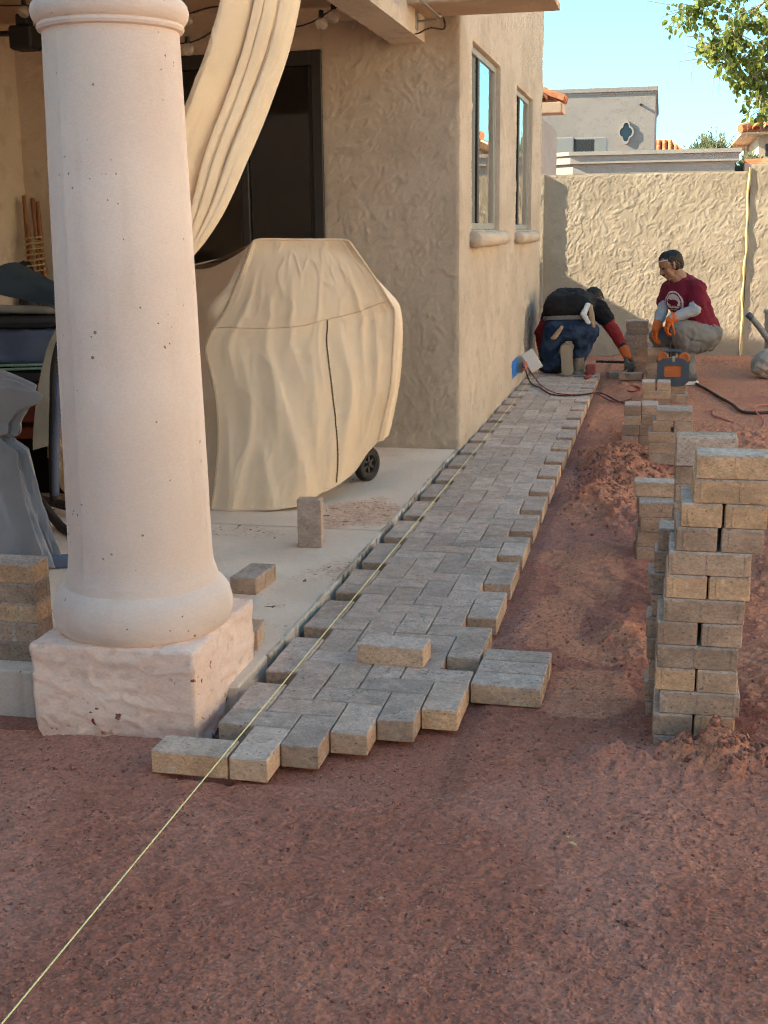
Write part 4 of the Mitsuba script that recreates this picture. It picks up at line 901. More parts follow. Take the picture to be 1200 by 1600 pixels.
# tile ridge far behind
tm = thing('distant_tiled_house', 'low orange tile roof seen far behind the garage parapet', 'house')
obj('wall', box(-4, 1.6, 44.3, 50, 0, 3.48), 'm_bpink', tm)
obj('roof_slope', trimesh.Trimesh([[-4, 44, 3.48], [1.95, 44, 3.48], [-4, 46.4, 4.28], [1.15, 46.4, 4.28], [1.95, 50, 3.48]], [[0, 1, 3], [0, 3, 2], [1, 4, 3]], process=False), 'm_tile', tm)
tiled(tm+'__roof_slope', (0.2, 43.97, 3.52), (1.9, 43.97, 3.52), (0, 2.4, 0.8), 7, lambda c, r: 0.2+c > 1.80-0.36*r*0.33)
obj('ridge', tube([(-4, 46.4, 4.31), (1.15, 46.4, 4.31), (1.95, 44.0, 3.54)], 0.09, 8), 'm_tile', tm)
# house at the right edge
rh = thing('pink_house', 'pale pink stucco house with bright orange tile roof at the right edge', 'house')
obj('wall', cat([box(2.80, 4.2, 24.0, 24.2, 0, 3.02), box(2.80, 3.0, 24.21, 29, 0, 3.02), box(4.21, 9.0, 24.0, 29, 0, 3.02)]), 'm_bpink', rh)
obj('soffit', rbox(2.42, 9.4, 23.6, 29.3, 3.02, 3.07, 0.01), 'm_trim', rh)
obj('window_recess', rbox(2.93, 3.5, 23.985, 23.998, 2.62, 2.86, 0.004), 'm_frame', rh)
obj('roof_slope', trimesh.Trimesh([[2.42, 23.6, 3.08], [9.4, 23.6, 3.08], [5.9, 26.5, 4.25], [6.2, 26.5, 4.25], [2.42, 29.3, 3.08], [9.4, 29.3, 3.08]], [[0, 1, 3], [0, 3, 2], [4, 0, 2], [1, 5, 3], [5, 4, 2], [5, 2, 3]], process=False), 'm_tile', rh)
tiled(rh+'__roof_slope', (2.40, 23.56, 3.10), (6.6, 23.56, 3.10), (0, 2.9, 1.17), 9, lambda c, r: 2.4+c < 2.5+0.36*r*1.13)
obj('hip_ridge', tube([(2.40, 23.57, 3.13), (5.9, 26.5, 4.30)], 0.085, 8), 'm_tile', rh)
mat('m_stucco_orange', stucco((0.56, 0.33, 0.20), (0.5, 0.28, 0.17)), 0.9, 0.15)
lw = thing('coping_tiles', 'short run of orange coping tiles below the pink house', 'wall')
obj('wall', box(2.45, 4.5, 22.3, 22.6, 0, 2.42), 'm_bpink', lw)
for i in range(8):
    M = np.eye(4); M[:3, 3] = (2.45+0.20*i, 22.45, 2.42)
    obj('tile', TILE, 'm_tile', lw, to=T(M.tolist()))

# houses outside the frame: one across the yard behind the photographer (seen in the sliding door), one added right of the yard to bounce sunlight
mat('m_wing', stucco((0.62, 0.57, 0.50), (0.56, 0.52, 0.46), 0.6, 9.0), 0.9, 0.15)
def gabled(name, label, x0, x1, y0, y1, h, rise, along):
    t = thing(name, label, 'house')
    obj('wall', box(x0, x1, y0, y1, -0.1, h), 'm_wing', t)
    o = 0.35
    if along == 'x':
        ym = (y0+y1)/2
        for ya in (y0-o, y1+o):
            obj('roof_slope', trimesh.Trimesh([[x0-o, ya, h], [x1+o, ya, h], [x1+o, ym, h+rise], [x0-o, ym, h+rise], [x0-o, ya, h-0.1], [x1+o, ya, h-0.1]], [[0, 1, 2], [0, 2, 3], [4, 5, 1], [4, 1, 0]], process=False), 'm_tile', t)
        gx = [x0, x1]
        for g_ in gx: obj('gable', trimesh.Trimesh([[g_, y0, h], [g_, y1, h], [g_, ym, h+rise-0.03]], [[0, 1, 2]], process=False), 'm_wing', t)
    else:
        xm = (x0+x1)/2
        for xa in (x0-o, x1+o):
            obj('roof_slope', trimesh.Trimesh([[xa, y0-o, h], [xa, y1+o, h], [xm, y1+o, h+rise], [xm, y0-o, h+rise], [xa, y0-o, h-0.1], [xa, y1+o, h-0.1]], [[0, 1, 2], [0, 2, 3], [4, 5, 1], [4, 1, 0]], process=False), 'm_tile', t)
        for g_ in (y0, y1): obj('gable', trimesh.Trimesh([[x0, g_, h], [x1, g_, h], [xm, g_, h+rise-0.03]], [[0, 1, 2]], process=False), 'm_wing', t)
    return t
t = gabled('house_across', 'pale house with tile roof across the yard behind the viewpoint', -9.0, 3.5, -19.0, -12.0, 3.4, 1.6, 'x')
obj('window', box(-3.2, -1.6, -12.0, -11.985, 0.9, 2.4), 'm_dkglass', t)
t = gabled('added_bounce_house', 'added unseen pale house bouncing warm light from right of the yard', 7.6, 16.0, -14.0, 22.0, 5.2, 1.7, 'y')  # tall pale house added out of view to bounce sunlight into the yard

# ------------------------------------------------------------------ trees
def leaf(L, W):
    """one leaf folded along its rib, 6 triangles"""
    v = np.array([(0, 0, 0), (L*0.3, W*0.5, L*0.05), (L*0.7, W*0.40, L*0.02), (L, 0, -L*0.10), (L*0.7, -W*0.40, L*0.02), (L*0.3, -W*0.5, L*0.05), (L*0.5, 0, -L*0.02)])
    f = np.array([(0, 6, 1), (1, 6, 2), (2, 6, 3), (3, 6, 4), (4, 6, 5), (5, 6, 0)])
    return v, f
def leaves(points, dirs, L, W, r, jitter=0.35):
    V, F, n = [], [], 0
    lv, lf = leaf(1, W/L)
    for p, d in zip(points, dirs):
        s = L*r.uniform(0.65, 1.25)
        d = d+r.normal(0, jitter, 3); d /= np.linalg.norm(d)
        q = r.normal(0, 1, 3); q -= d*(q@d); q /= np.linalg.norm(q)
        R = np.stack([d, q, np.cross(d, q)], 1)
        V.append(lv*s@R.T+p); F.append(lf+n); n += len(lv)
    return trimesh.Trimesh(np.vstack(V), np.vstack(F), process=False)
scene['m_leaf'] = {'type': 'principledthin', 'base_color': proc(lambda p, n, uv: mix((0.10, 0.15, 0.035), (0.30, 0.34, 0.09), cell_rand(p.x*14, p.y*14, p.z*14))), 'roughness': 0.4, 'diff_trans': 0.7, 'eta': 1.4}
scene['m_leaf2'] = {'type': 'principledthin', 'base_color': proc(lambda p, n, uv: mix((0.16, 0.20, 0.10), (0.32, 0.34, 0.20), cell_rand(p.x*7, p.y*7, p.z*7))), 'roughness': 0.5, 'diff_trans': 0.6, 'eta': 1.4}
mat('m_bark', lambda p, n, uv: mix((0.20, 0.15, 0.11), (0.33, 0.27, 0.21), noise(p.x*40, p.y*40, p.z*9)), 0.9, 0.2)

r_ = np.random.default_rng(21)
tr = thing('overhanging_tree', 'leafy green branches hanging in from the top right corner', 'tree')
limbs = [[(4.6, 9.9, 0.0), (4.5, 9.8, 1.4), (4.2, 9.6, 2.6), (3.4, 9.5, 3.5), (2.5, 9.4, 3.9)], [(2.5, 9.4, 3.9), (1.9, 9.4, 3.8), (1.45, 9.5, 3.45), (1.15, 9.5, 3.2)],
         [(3.0, 9.5, 3.7), (2.3, 9.6, 3.4), (1.9, 9.6, 2.9), (1.72, 9.6, 2.5)], [(2.5, 9.4, 3.9), (2.0, 9.2, 3.4), (1.6, 9.2, 3.0), (1.42, 9.2, 2.75)], [(3.4, 9.5, 3.5), (2.7, 9.3, 3.0), (2.2, 9.3, 2.6), (1.9, 9.3, 2.35)]]
rad0 = [(0.11, 0.03), (0.028, 0.007), (0.025, 0.006), (0.02, 0.005), (0.022, 0.005)]
obj('trunk', tube(limbs[0], np.linspace(0.12, 0.03, 5), 10, 24), 'm_bark', tr, smooth=True)
from scipy.interpolate import CubicSpline
tw, pts, dirs = [], [], []
for i, L in enumerate(limbs):
    L = np.array(L); cs = CubicSpline(np.arange(len(L)), L)
    if i: tw.append(tube(L, np.linspace(rad0[i][0], rad0[i][1], len(L)), 6, 20))
    nt = 78 if i else 50
    for t in r_.uniform(0.9 if i else 2.6, len(L)-1, nt):
        p0 = cs(t); out = r_.normal(0, 1, 3); out[2] -= 0.6; out /= np.linalg.norm(out)
        ln = r_.uniform(0.15, 0.42)
        p1 = p0+out*ln*np.array([1, 1, 0.7]); p2 = p1+np.array([0, 0, -0.35])*ln
        tw.append(tube([p0, p1, p2], [0.004, 0.003, 0.0015], 4))
        for s in np.linspace(0.1, 1, 13):
            q = (1-s)**2*p0+2*s*(1-s)*p1+s*s*p2
            pts.append(q+r_.normal(0, 0.018, 3)); dirs.append(np.array([r_.normal(0, .4), r_.normal(0, .4), -0.8]))
pts, dirs = np.array(pts), np.array(dirs)
# the crown's outline as it hangs here: a gap at its lower left
def keep(p):
    x, z = p[:, 0], p[:, 2]
    e = 0.10*(nz(p, 6, 5)-0.5)
    lo = np.interp(x, [0.85, 0.93, 1.06, 1.14, 1.22, 1.32, 1.42, 1.55, 1.62, 1.75, 1.95], [9, 3.02, 2.94, 3.06, 2.78, 2.64, 2.60, 2.44, 2.26, 2.22, 2.10])
    return z > lo+e
ok = keep(pts)
obj('crown', leaves(pts[ok], dirs[ok], 0.062, 0.040, r_, 0.45), 'm_leaf', tr)
obj('twigs', cat([t for t in tw]), 'm_bark', tr)
labels[tr+'__twigs'] = {'label': 'thin hanging twigs', 'kind': 'stuff'}

def bush(name, label, x, y, z0, rx, rz, n, seed, mt):
    r = np.random.default_rng(seed)
    t = thing(name, label, 'tree')
    obj('trunk', tube([(x, y, 0), (x+0.05, y, z0*0.7), (x, y, z0+rz*0.4)], [0.1, 0.08, 0.03], 8), 'm_bark', t)
    P_, D_, S_ = [], [], []
    for i in range(n):
        d = r.normal(0, 1, 3); d[2] = abs(d[2])*1.1+0.15; d /= np.linalg.norm(d)
        ln = r.uniform(0.55, 1.0)*(0.85+0.3*r.random())
        tip = np.array([x, y, z0])+d*np.array([rx, rx, rz])*ln
        b0 = np.array([x, y, z0-0.1])+d*np.array([rx, rx, rz])*0.25
        S_.append(tube([b0, (b0+tip)/2+r.normal(0, .03, 3), tip], [0.008, 0.006, 0.003], 3))
        for s in r.uniform(0.15, 1.0, 26):
            P_.append(b0*(1-s)+tip*s+r.normal(0, 0.05, 3)); D_.append(d+np.array([0, 0, .2]))
    obj('crown', leaves(np.array(P_), np.array(D_), 0.085, 0.030, r, 0.5), mt, t)
    obj('twigs', cat(S_), 'm_bark', t); labels[t+'__twigs'] = {'label': 'thin pale twigs', 'kind': 'stuff'}
bush('feathery_tree', 'feathery grey green tree behind the garage parapet', 1.98, 27.2, 2.55, 0.62, 0.80, 190, 3, 'm_leaf2')
bush('olive_bush', 'dark olive bush between the garage and the pink house', 2.60, 23.2, 2.15, 0.36, 0.52, 110, 4, 'm_leaf2')
# ------------------------------------------------------------------ the two workers
mat('m_skin', lambda p, n, uv: mix((0.30, 0.155, 0.095), (0.38, 0.21, 0.135), noise(p.x*40, p.y*40, p.z*40)), 0.55, 0.35)
mat('m_hair', (0.022, 0.016, 0.013), 0.55, 0.4)
mat('m_jeans', lambda p, n, uv: mix((0.018, 0.032, 0.070), (0.045, 0.075, 0.135), smoothstep(0.35, 0.65, fbm(p.x*11, p.y*11, p.z*9, 4)))*(0.8+0.4*noise(p.x*300, p.y*300, p.z*300)), 0.85, 0.2)
mat('m_pants', lambda p, n, uv: mix((0.15, 0.145, 0.14), (0.215, 0.205, 0.198), smoothstep(0.3, 0.65, fbm(p.x*9, p.y*9, p.z*7, 4))), 0.85, 0.2)
mat('m_blackshirt', (0.016, 0.015, 0.016), 0.85, 0.2, sheen=0.3)
mat('m_redsleeve', lambda p, n, uv: mix((0.30, 0.022, 0.022), (0.40, 0.035, 0.03), noise(p.x*30, p.y*30, p.z*30)), 0.75, 0.25)
mat('m_greysleeve', lambda p, n, uv: mix((0.33, 0.34, 0.36), (0.43, 0.44, 0.46), noise(p.x*25, p.y*25, p.z*25)), 0.8, 0.2)
mat('m_orange', (0.72, 0.155, 0.03), 0.6, 0.3)
mat('m_darkglove', (0.10, 0.095, 0.09), 0.7, 0.3)
mat('m_boot', lambda p, n, uv: mix((0.24, 0.17, 0.115), (0.36, 0.27, 0.19), noise(p.x*50, p.y*50, p.z*50)), 0.8, 0.2)
mat('m_sole', (0.32, 0.26, 0.19), 0.85, 0.2)
mat('m_white', (0.70, 0.69, 0.66), 0.7, 0.3)
def unit(v): v = np.array(v, float); return v/np.linalg.norm(v)
def folds(t, amp, scale, seed, stretch=(1, 1, 1)):
    """cloth creases: sharp ridges at two sizes"""
    v = np.asarray(t.vertices); q = v*scale*np.array(stretch)
    f = 1-np.abs(2*meshkit.fbm(q, 2, seed)-1)
    f2 = 1-np.abs(2*meshkit.fbm(q*2.1+3, 2, seed+50)-1)
    t.vertices = v+np.asarray(t.vertex_normals)*(amp*(f**2.2-0.5)+0.55*amp*(f2**3-0.45))[:, None]
    return t
def hand(w, d, nrm, side, curl=0.5, s=1.0, spread=0.12):
    """palm, four unequal bent fingers and a thumb from the side of the palm; w wrist, d along the fingers, nrm out of the back of the hand"""
    w = np.array(w, float); d = unit(d); n = np.array(nrm, float); n = unit(n-d*(n@d)); b = np.cross(n, d)*side
    q = lambda x, y, z: w+s*(d*x+b*y+n*z)
    B = [((q(0, 0.0, 0), 0.024*s), (q(0.05, 0.024, 0), 0.016*s)), ((q(0, 0.0, 0), 0.024*s), (q(0.05, -0.024, 0), 0.016*s)), ((q(0.05, 0.028, 0), 0.0145*s), (q(0.085, 0.032, 0.002), 0.0115*s)), ((q(0.05, -0.026, 0), 0.0145*s), (q(0.082, -0.030, -0.002), 0.0105*s)),
         ((q(0.085, 0.032, 0.002), 0.0115*s), (q(0.082, -0.030, -0.002), 0.0105*s))]
    for y, ln, x0 in ((0.032, 0.072, 0.085), (0.011, 0.080, 0.09), (-0.010, 0.074, 0.088), (-0.030, 0.058, 0.080)):
        p = np.array([x0, y, 0.0]); a = 0.15+curl*0.5
        for k, f in enumerate((0.44, 0.31, 0.25)):
            nx = p+ln*f*np.array([math.cos(a), spread*np.sign(y)*(abs(y) > .02), -math.sin(a)])
            B.append(((q(*p), (0.0105-0.001*k)*s), (q(*nx), (0.0098-0.0012*k)*s)))
            p = nx; a += curl*0.85
    p = np.array([0.018, 0.026, -0.006])
    for k, v in enumerate(((0.030, 0.026, -0.012), (0.028, 0.012, -0.014), (0.024, 0.002, -0.010))):
        nx = p+np.array(v)*np.array([1, 1-0.5*curl*(k > 0), 1+curl]); B.append(((q(*p), (0.0135-0.0015*k)*s), (q(*nx), (0.012-0.0015*k)*s))); p = nx
    return flesh(B, 0.006, 6, 10)
def head(c, fwd, up, s=1.0):
    """skull, jaw, nose, brow, ears and neck root in one skin; c centre of the head"""
    f = unit(fwd); u = np.array(up, float); u = unit(u-f*(u@f)); l = np.cross(u, f); c = np.array(c, float)
    q = lambda x, y, z: c+s*(f*x+l*y+u*z)
    B = [((q(0.020, 0, 0.040), 0.076*s), (q(-0.030, 0, 0.038), 0.079*s)), ((q(0.03, 0, -0.03), 0.060*s), (q(0.0, 0, 0.03), 0.072*s)), ((q(0.050, 0, -0.082), 0.030*s), (q(0.035, 0, -0.03), 0.055*s)),
         ((q(0.085, 0, 0.022), 0.010*s), (q(0.106, 0, -0.024), 0.0125*s)), ((q(0.106, 0, -0.024), 0.012*s), (q(0.085, 0, -0.030), 0.017*s)),
         ((q(0.078, 0.030, 0.030), 0.014*s), (q(0.078, -0.030, 0.030), 0.014*s)), ((q(0.083, 0.018, -0.056), 0.0095*s), (q(0.083, -0.018, -0.056), 0.0095*s)), ((q(0.080, 0.014, -0.066), 0.009*s), (q(0.080, -0.014, -0.066), 0.009*s)),
         ((q(0.055, 0.045, -0.02), 0.022*s), (q(0.04, 0.03, -0.06), 0.03*s)), ((q(0.055, -0.045, -0.02), 0.022*s), (q(0.04, -0.03, -0.06), 0.03*s)),
         ((q(-0.02, 0, -0.05), 0.055*s), (q(-0.045, 0, -0.15), 0.056*s)), ((q(0.02, 0, -0.06), 0.045*s), (q(-0.02, 0, -0.15), 0.052*s))]
    for sy in (-1, 1):
        B.append(((q(-0.005, sy*0.078, 0.022), 0.012*s), (q(0.004, sy*0.076, -0.022), 0.009*s)))
    m = flesh(B, 0.007, 4, 14)
    return m, q
def hairpiece(q, s, extra=()):
    B = [((q(0.004, 0, 0.054), 0.0755*s), (q(-0.036, 0, 0.044), 0.081*s)), ((q(-0.05, 0, 0.03), 0.066*s), (q(-0.052, 0, -0.015), 0.056*s)), ((q(0.055, 0.0, 0.088), 0.026*s), (q(0.02, 0, 0.09), 0.045*s))]
    for sy in (-1, 1): B.append(((q(0.004, sy*0.050, 0.045), 0.030*s), (q(-0.026, sy*0.046, -0.015), 0.032*s)))
    m = flesh(B, 0.007, 3, 14)
    return folds(m, 0.007, 90, 77)

# squatting man in the maroon shirt, facing left
man = thing('person', 'person squatting in maroon shirt and orange gloves, elbow on raised knee, looking down', 'person')
fw = (-0.86, -0.30, -0.40)
hm, hq = head((1.062, 7.985, 0.975), fw, (-0.25, -0.05, 0.97), 0.96)
obj('head', hm, 'm_skin', man, smooth=True)
obj('hair', hairpiece(hq, 0.96), 'm_hair', man, smooth=True)
ey = []
for sy in (-1, 1): ey.append(arr(ball(hq(0.079, sy*0.031, 0.010), 0.0095)))
obj('eyes', cat(ey), 'm_hair', man, smooth=True)
obj('moustache', arr(Manifold.batch_hull([ball(hq(0.092, 0.022, -0.046), 0.006), ball(hq(0.098, 0, -0.043), 0.006), ball(hq(0.092, -0.022, -0.046), 0.006)])), 'm_hair', man, smooth=True)
gl = [tube([hq(0.078*math.cos(a)*1.12+0.0, 0.088*math.sin(a), 0.068+0.01*math.cos(a)) for a in np.linspace(-1.15, 1.15, 30)], 0.0038, 6)]
obj('glasses', cat(gl), 'm_white', man, smooth=True); labels[man+'__glasses'] = {'label': 'glasses pushed up on the hair, white standing in for their glint'}  # white colour of the band paints in the glint on the glasses
sh_b = [((1.31, 8.08, 0.47), 0.150), ((1.25, 8.06, 0.62), 0.158), ((1.19, 8.05, 0.74), 0.155), ((1.155, 8.05, 0.815), 0.105)]
torso = [((a[0]), a[1]) for a in sh_b]
Bs = [(torso[i], torso[i+1]) for i in range(3)]
Ls, Rs = (1.275, 7.925, 0.790), (1.055, 8.175, 0.775)
Bs += [(((1.16, 8.05, 0.80), 0.085), (Ls, 0.075)), (((1.15, 8.05, 0.80), 0.085), (Rs, 0.075)), (((1.20, 8.05, 0.70), 0.145), (Ls, 0.062)), (((1.17, 8.06, 0.70), 0.145), (Rs, 0.062)), (((1.155, 8.04, 0.82), 0.075), ((1.135, 8.03, 0.862), 0.066)),
       ((Ls, 0.075), ((1.285, 7.87, 0.690), 0.066)), ((Rs, 0.072), ((1.02, 8.13, 0.675), 0.062)), (((1.33, 8.10, 0.45), 0.150), ((1.37, 8.10, 0.44), 0.12))]
shirt = folds(flesh(Bs, 0.011, 12), 0.012, 11, 5, (1, 1, 0.6))
LOGO = np.array([1.075, 7.93, 0.675]); LN = unit((-0.50, -0.86, 0.0)); LA = unit(np.cross([0, 0, 1.0], LN)); LU = np.cross(LN, LA)
def shirt_c(p, n, uv):
    dx, dy, dz = p.x-float(LOGO[0]), p.y-float(LOGO[1]), p.z-float(LOGO[2])
    a = (dx*float(LA[0])+dy*float(LA[1])+dz*float(LA[2]))/0.098
    b = (dx*float(LU[0])+dy*float(LU[1])+dz*float(LU[2]))/0.098
    r = dr.sqrt(a*a+b*b)
    ring = (r < 1.0) & (r > 0.86)
    disc = r < 0.76
    beast = (dr.square((a-0.05)/0.50)+dr.square((b-0.02)/0.26) < 1) | (dr.square((a+0.42)/0.22)+dr.square((b-0.12)/0.20) < 1) | ((b < -0.05) & (b > -0.34) & ((dr.abs(a-0.36) < 0.09) | (dr.abs(a+0.18) < 0.09)))
    low = (b < -0.30) & (b > -0.42) & (dr.abs(a) < 0.62)
    ltr = (b < -0.48) & (b > -0.62) & (dr.abs(a) < 0.46) & (dr.abs(a*11-dr.floor(a*11)-0.5) < 0.30)
    w = ((ring | (disc & ~beast & (b > -0.26)) | low | ltr)) & (dr.abs((p.x-float(LOGO[0]))*float(LN[0])+(p.y-float(LOGO[1]))*float(LN[1])+(p.z-float(LOGO[2]))*float(LN[2])) < 0.12)
    base = mix((0.135, 0.012, 0.026), (0.19, 0.018, 0.036), fbm(p.x*9, p.y*9, p.z*9, 3))
    return dr.select(w, mi.Color3f(0.58, 0.50, 0.50), base)
mat('m_maroon', shirt_c, 0.85, 0.2, sheen=0.3)
obj('shirt', shirt, 'm_maroon', man, smooth=True)
Le, Lw = (1.262, 7.835, 0.628), (1.085, 7.80, 0.560)
Re, Rw = (1.000, 8.06, 0.590), (0.968, 7.955, 0.480)
sl = flesh([((Ls, 0.046), (Le, 0.049)), ((Le, 0.050), (Lw, 0.036))], 0.012, 6)
obj('sleeve', folds(sl, 0.008, 26, 6), 'm_greysleeve', man, smooth=True)
sl = flesh([((Rs, 0.046), (Re, 0.048)), ((Re, 0.049), (Rw, 0.035))], 0.012, 6)
obj('sleeve', folds(sl, 0.008, 26, 7), 'm_greysleeve', man, smooth=True)
obj('glove', cat([hand((1.075, 7.797, 0.552), (-0.42, -0.03, -0.90), (-0.80, -0.40, 0.35), 1, 0.75, 0.92), flesh([(((1.10, 7.803, 0.566), 0.043), ((1.066, 7.795, 0.545), 0.034))], 0.01, 4)]), 'm_orange', man, smooth=True)
obj('glove', cat([hand((0.962, 7.94, 0.470), (-0.12, -0.05, -0.99), (-0.9, -0.4, 0.1), -1, 0.6, 0.92), flesh([(((0.972, 7.965, 0.50), 0.041), ((0.960, 7.935, 0.462), 0.033))], 0.01, 4)]), 'm_orange', man, smooth=True)
Lh, Lk, La = (1.345, 8.00, 0.40), (1.140, 7.83, 0.475), (1.225, 7.95, 0.11)
Rh, Rk, Ra = (1.33, 8.18, 0.38), (0.985, 8.06, 0.385), (1.09, 8.19, 0.11)
pants = flesh([(((1.335, 8.09, 0.42), 0.150), ((1.37, 8.09, 0.40), 0.135)), ((Lh, 0.112), (Lk, 0.080)), ((Lk, 0.080), ((1.21, 7.93, 0.30), 0.072)), (((1.21, 7.93, 0.30), 0.072), (La, 0.062)), ((Rh, 0.112), (Rk, 0.076)), ((Rk, 0.076), ((1.06, 8.15, 0.24), 0.070)), (((1.06, 8.15, 0.24), 0.070), (Ra, 0.060)), (((1.34, 8.02, 0.38), 0.11), ((1.24, 7.92, 0.34), 0.085))], 0.011, 12)
obj('trousers', folds(pants, 0.015, 13, 8, (1, 1, 0.7)), 'm_pants', man, smooth=True)
for (x, y, a) in ((1.225, 7.93, 200), (1.09, 8.18, 195)):
    s, c = math.sin(math.radians(a)), math.cos(math.radians(a))
    k = new_key('shoe', man)
    obj('upper', flesh([(((x, y, 0.075), 0.045), ((x+0.12*c, y+0.12*s, 0.055), 0.040)), (((x-0.05*c, y-0.05*s, 0.06), 0.042), ((x+0.12*c, y+0.12*s, 0.055), 0.040)), (((x, y, 0.10), 0.044), ((x, y, 0.06), 0.046)), (((x+0.12*c, y+0.12*s, 0.05), 0.038), ((x+0.17*c, y+0.17*s, 0.046), 0.032))], 0.012, 5), 'm_darkglove', k, smooth=True)
    obj('sole', arr(Manifold.batch_hull([Manifold.cylinder(0.028, 0.042, 0.042, 20).translate([x+d*c, y+d*s, 0.004]) for d in (-0.06, 0.06, 0.165)])), 'm_white', k, smooth=30)

# kneeling man in black, seen from behind, reaching right
m2 = thing('person', 'person in black shirt and jeans bending low from behind, red sleeve reaching right', 'person')
hm, hq2 = head((0.40, 8.70, 0.635), (0.30, 0.60, -0.74), (0.2, 0.7, 0.68), 1.0)
obj('head', hm, 'm_skin', m2, smooth=True)
obj('hair', hairpiece(hq2, 1.0), 'm_hair', m2, smooth=True)
Ls2, Rs2 = (0.075, 8.52, 0.595), (0.455, 8.47, 0.585)
bk = flesh([(((0.13, 8.06, 0.625), 0.118), ((0.31, 8.06, 0.63), 0.118)), (((0.13, 8.06, 0.625), 0.118), ((0.16, 8.28, 0.635), 0.145)), (((0.31, 8.06, 0.63), 0.118), ((0.27, 8.28, 0.635), 0.145)), (((0.16, 8.28, 0.635), 0.145), ((0.27, 8.28, 0.635), 0.145)),
            (((0.16, 8.28, 0.635), 0.145), ((0.19, 8.50, 0.61), 0.13)), (((0.27, 8.28, 0.635), 0.145), ((0.33, 8.50, 0.61), 0.13)), (((0.25, 8.50, 0.61), 0.12), (Ls2, 0.085)), (((0.27, 8.50, 0.61), 0.12), (Rs2, 0.088)), (((0.28, 8.55, 0.60), 0.10), ((0.36, 8.66, 0.60), 0.07)),
            ((Rs2, 0.083), ((0.535, 8.43, 0.500), 0.066)), ((Ls2, 0.083), ((0.02, 8.46, 0.50), 0.066))], 0.011, 12)
obj('shirt', folds(bk, 0.013, 12, 15), 'm_blackshirt', m2, smooth=True)
Re2, Rw2 = (0.600, 8.40, 0.405), (0.695, 8.30, 0.255)
obj('sleeve', folds(flesh([((Rs2, 0.060), (Re2, 0.053)), ((Re2, 0.053), (Rw2, 0.038))], 0.012, 6), 0.008, 25, 16), 'm_redsleeve', m2, smooth=True)
Le2, Lw2 = (-0.035, 8.36, 0.385), (0.000, 8.30, 0.185)
obj('sleeve', folds(flesh([((Ls2, 0.060), (Le2, 0.053)), ((Le2, 0.053), (Lw2, 0.038))], 0.012, 6), 0.008, 25, 17), 'm_redsleeve', m2, smooth=True)
gv = new_key('glove', m2)
obj('fingers', hand((0.715, 8.275, 0.215), (0.35, -0.45, -0.80), (0.5, -0.6, 0.55), 1, 0.55, 1.1), 'm_darkglove', gv, smooth=True)
obj('cuff', flesh([(((0.693, 8.30, 0.258), 0.046), ((0.722, 8.265, 0.200), 0.037))], 0.01, 4), 'm_orange', gv, smooth=True)
obj('wrist_band', flesh([(((0.684, 8.31, 0.275), 0.043), ((0.694, 8.30, 0.258), 0.043))], 0.01, 3), 'm_black', gv, smooth=True)
obj('glove', cat([hand((0.005, 8.29, 0.165), (0.1, -0.1, -0.98), (-0.9, -0.3, 0.1), -1, 0.5, 1.1)]), 'm_darkglove', m2, smooth=True)
jl = flesh([(((0.130, 8.03, 0.455), 0.112), ((0.300, 8.03, 0.460), 0.104)),
            (((0.125, 8.03, 0.43), 0.108), ((0.055, 8.20, 0.20), 0.078)), (((0.055, 8.20, 0.19), 0.075), ((0.075, 8.07, 0.145), 0.072)), (((0.075, 8.07, 0.145), 0.070), ((0.175, 7.98, 0.20), 0.050)), (((0.120, 8.02, 0.42), 0.100), ((0.070, 8.07, 0.25), 0.085)),
            (((0.318, 8.04, 0.445), 0.094), ((0.40, 8.38, 0.40), 0.075)), (((0.40, 8.38, 0.40), 0.070), ((0.335, 8.15, 0.22), 0.056)), (((0.322, 8.04, 0.43), 0.088), ((0.334, 8.10, 0.32), 0.060)), (((0.334, 8.11, 0.32), 0.059), ((0.320, 8.13, 0.19), 0.052))], 0.011, 10)
obj('trousers', folds(jl, 0.013, 14, 18), 'm_jeans', m2, smooth=True)
bl = Manifold.batch_hull([Manifold.cylinder(0.032, 0.116, 0.119, 40).rotate([-8, 0, 0]).translate([x, 8.045, z]) for x, z in ((0.132, 0.518), (0.310, 0.525))])
obj('belt', arr(bl), 'm_pants', m2, smooth=30)
# boots: left one toe down with its sole to the yard, right one flat
k = new_key('boot', m2)
obj('upper', flesh([(((0.215, 7.96, 0.29), 0.050), ((0.232, 7.93, 0.16), 0.048)), (((0.232, 7.93, 0.16), 0.047), ((0.238, 7.93, 0.112), 0.046)), (((0.215, 7.98, 0.29), 0.05), ((0.19, 8.02, 0.22), 0.055))], 0.012, 5), 'm_boot', k, smooth=True)
obj('sole', arr(Manifold.batch_hull([Manifold.cylinder(0.026, 0.046*w, 0.046*w, 20).rotate([84, 0, 4]).translate([x, 7.905, z]) for x, z, w in ((0.218, 0.285, 0.92), (0.232, 0.19, 0.92), (0.240, 0.118, 1.12))])), 'm_sole', k, smooth=30)
k = new_key('boot', m2)
obj('upper', flesh([(((0.318, 8.12, 0.19), 0.050), ((0.315, 8.13, 0.115), 0.048)), (((0.315, 8.11, 0.105), 0.042), ((0.345, 8.28, 0.10), 0.042))], 0.012, 5), 'm_boot', k, smooth=True)
obj('sole', arr(Manifold.batch_hull([Manifold.cylinder(0.022, 0.045, 0.045, 20).translate([0.312+0.03*d/0.2, 8.09+d, 0.062]) for d in (0, 0.20)])), 'm_sole', k, smooth=30)
obj('knee_pad', flesh([(((0.03, 8.10, 0.135), 0.068), ((0.145, 8.06, 0.125), 0.062)), (((0.03, 8.2, 0.135), 0.07), ((0.05, 8.1, 0.135), 0.07))], 0.014, 5), 'm_black', m2, smooth=True)
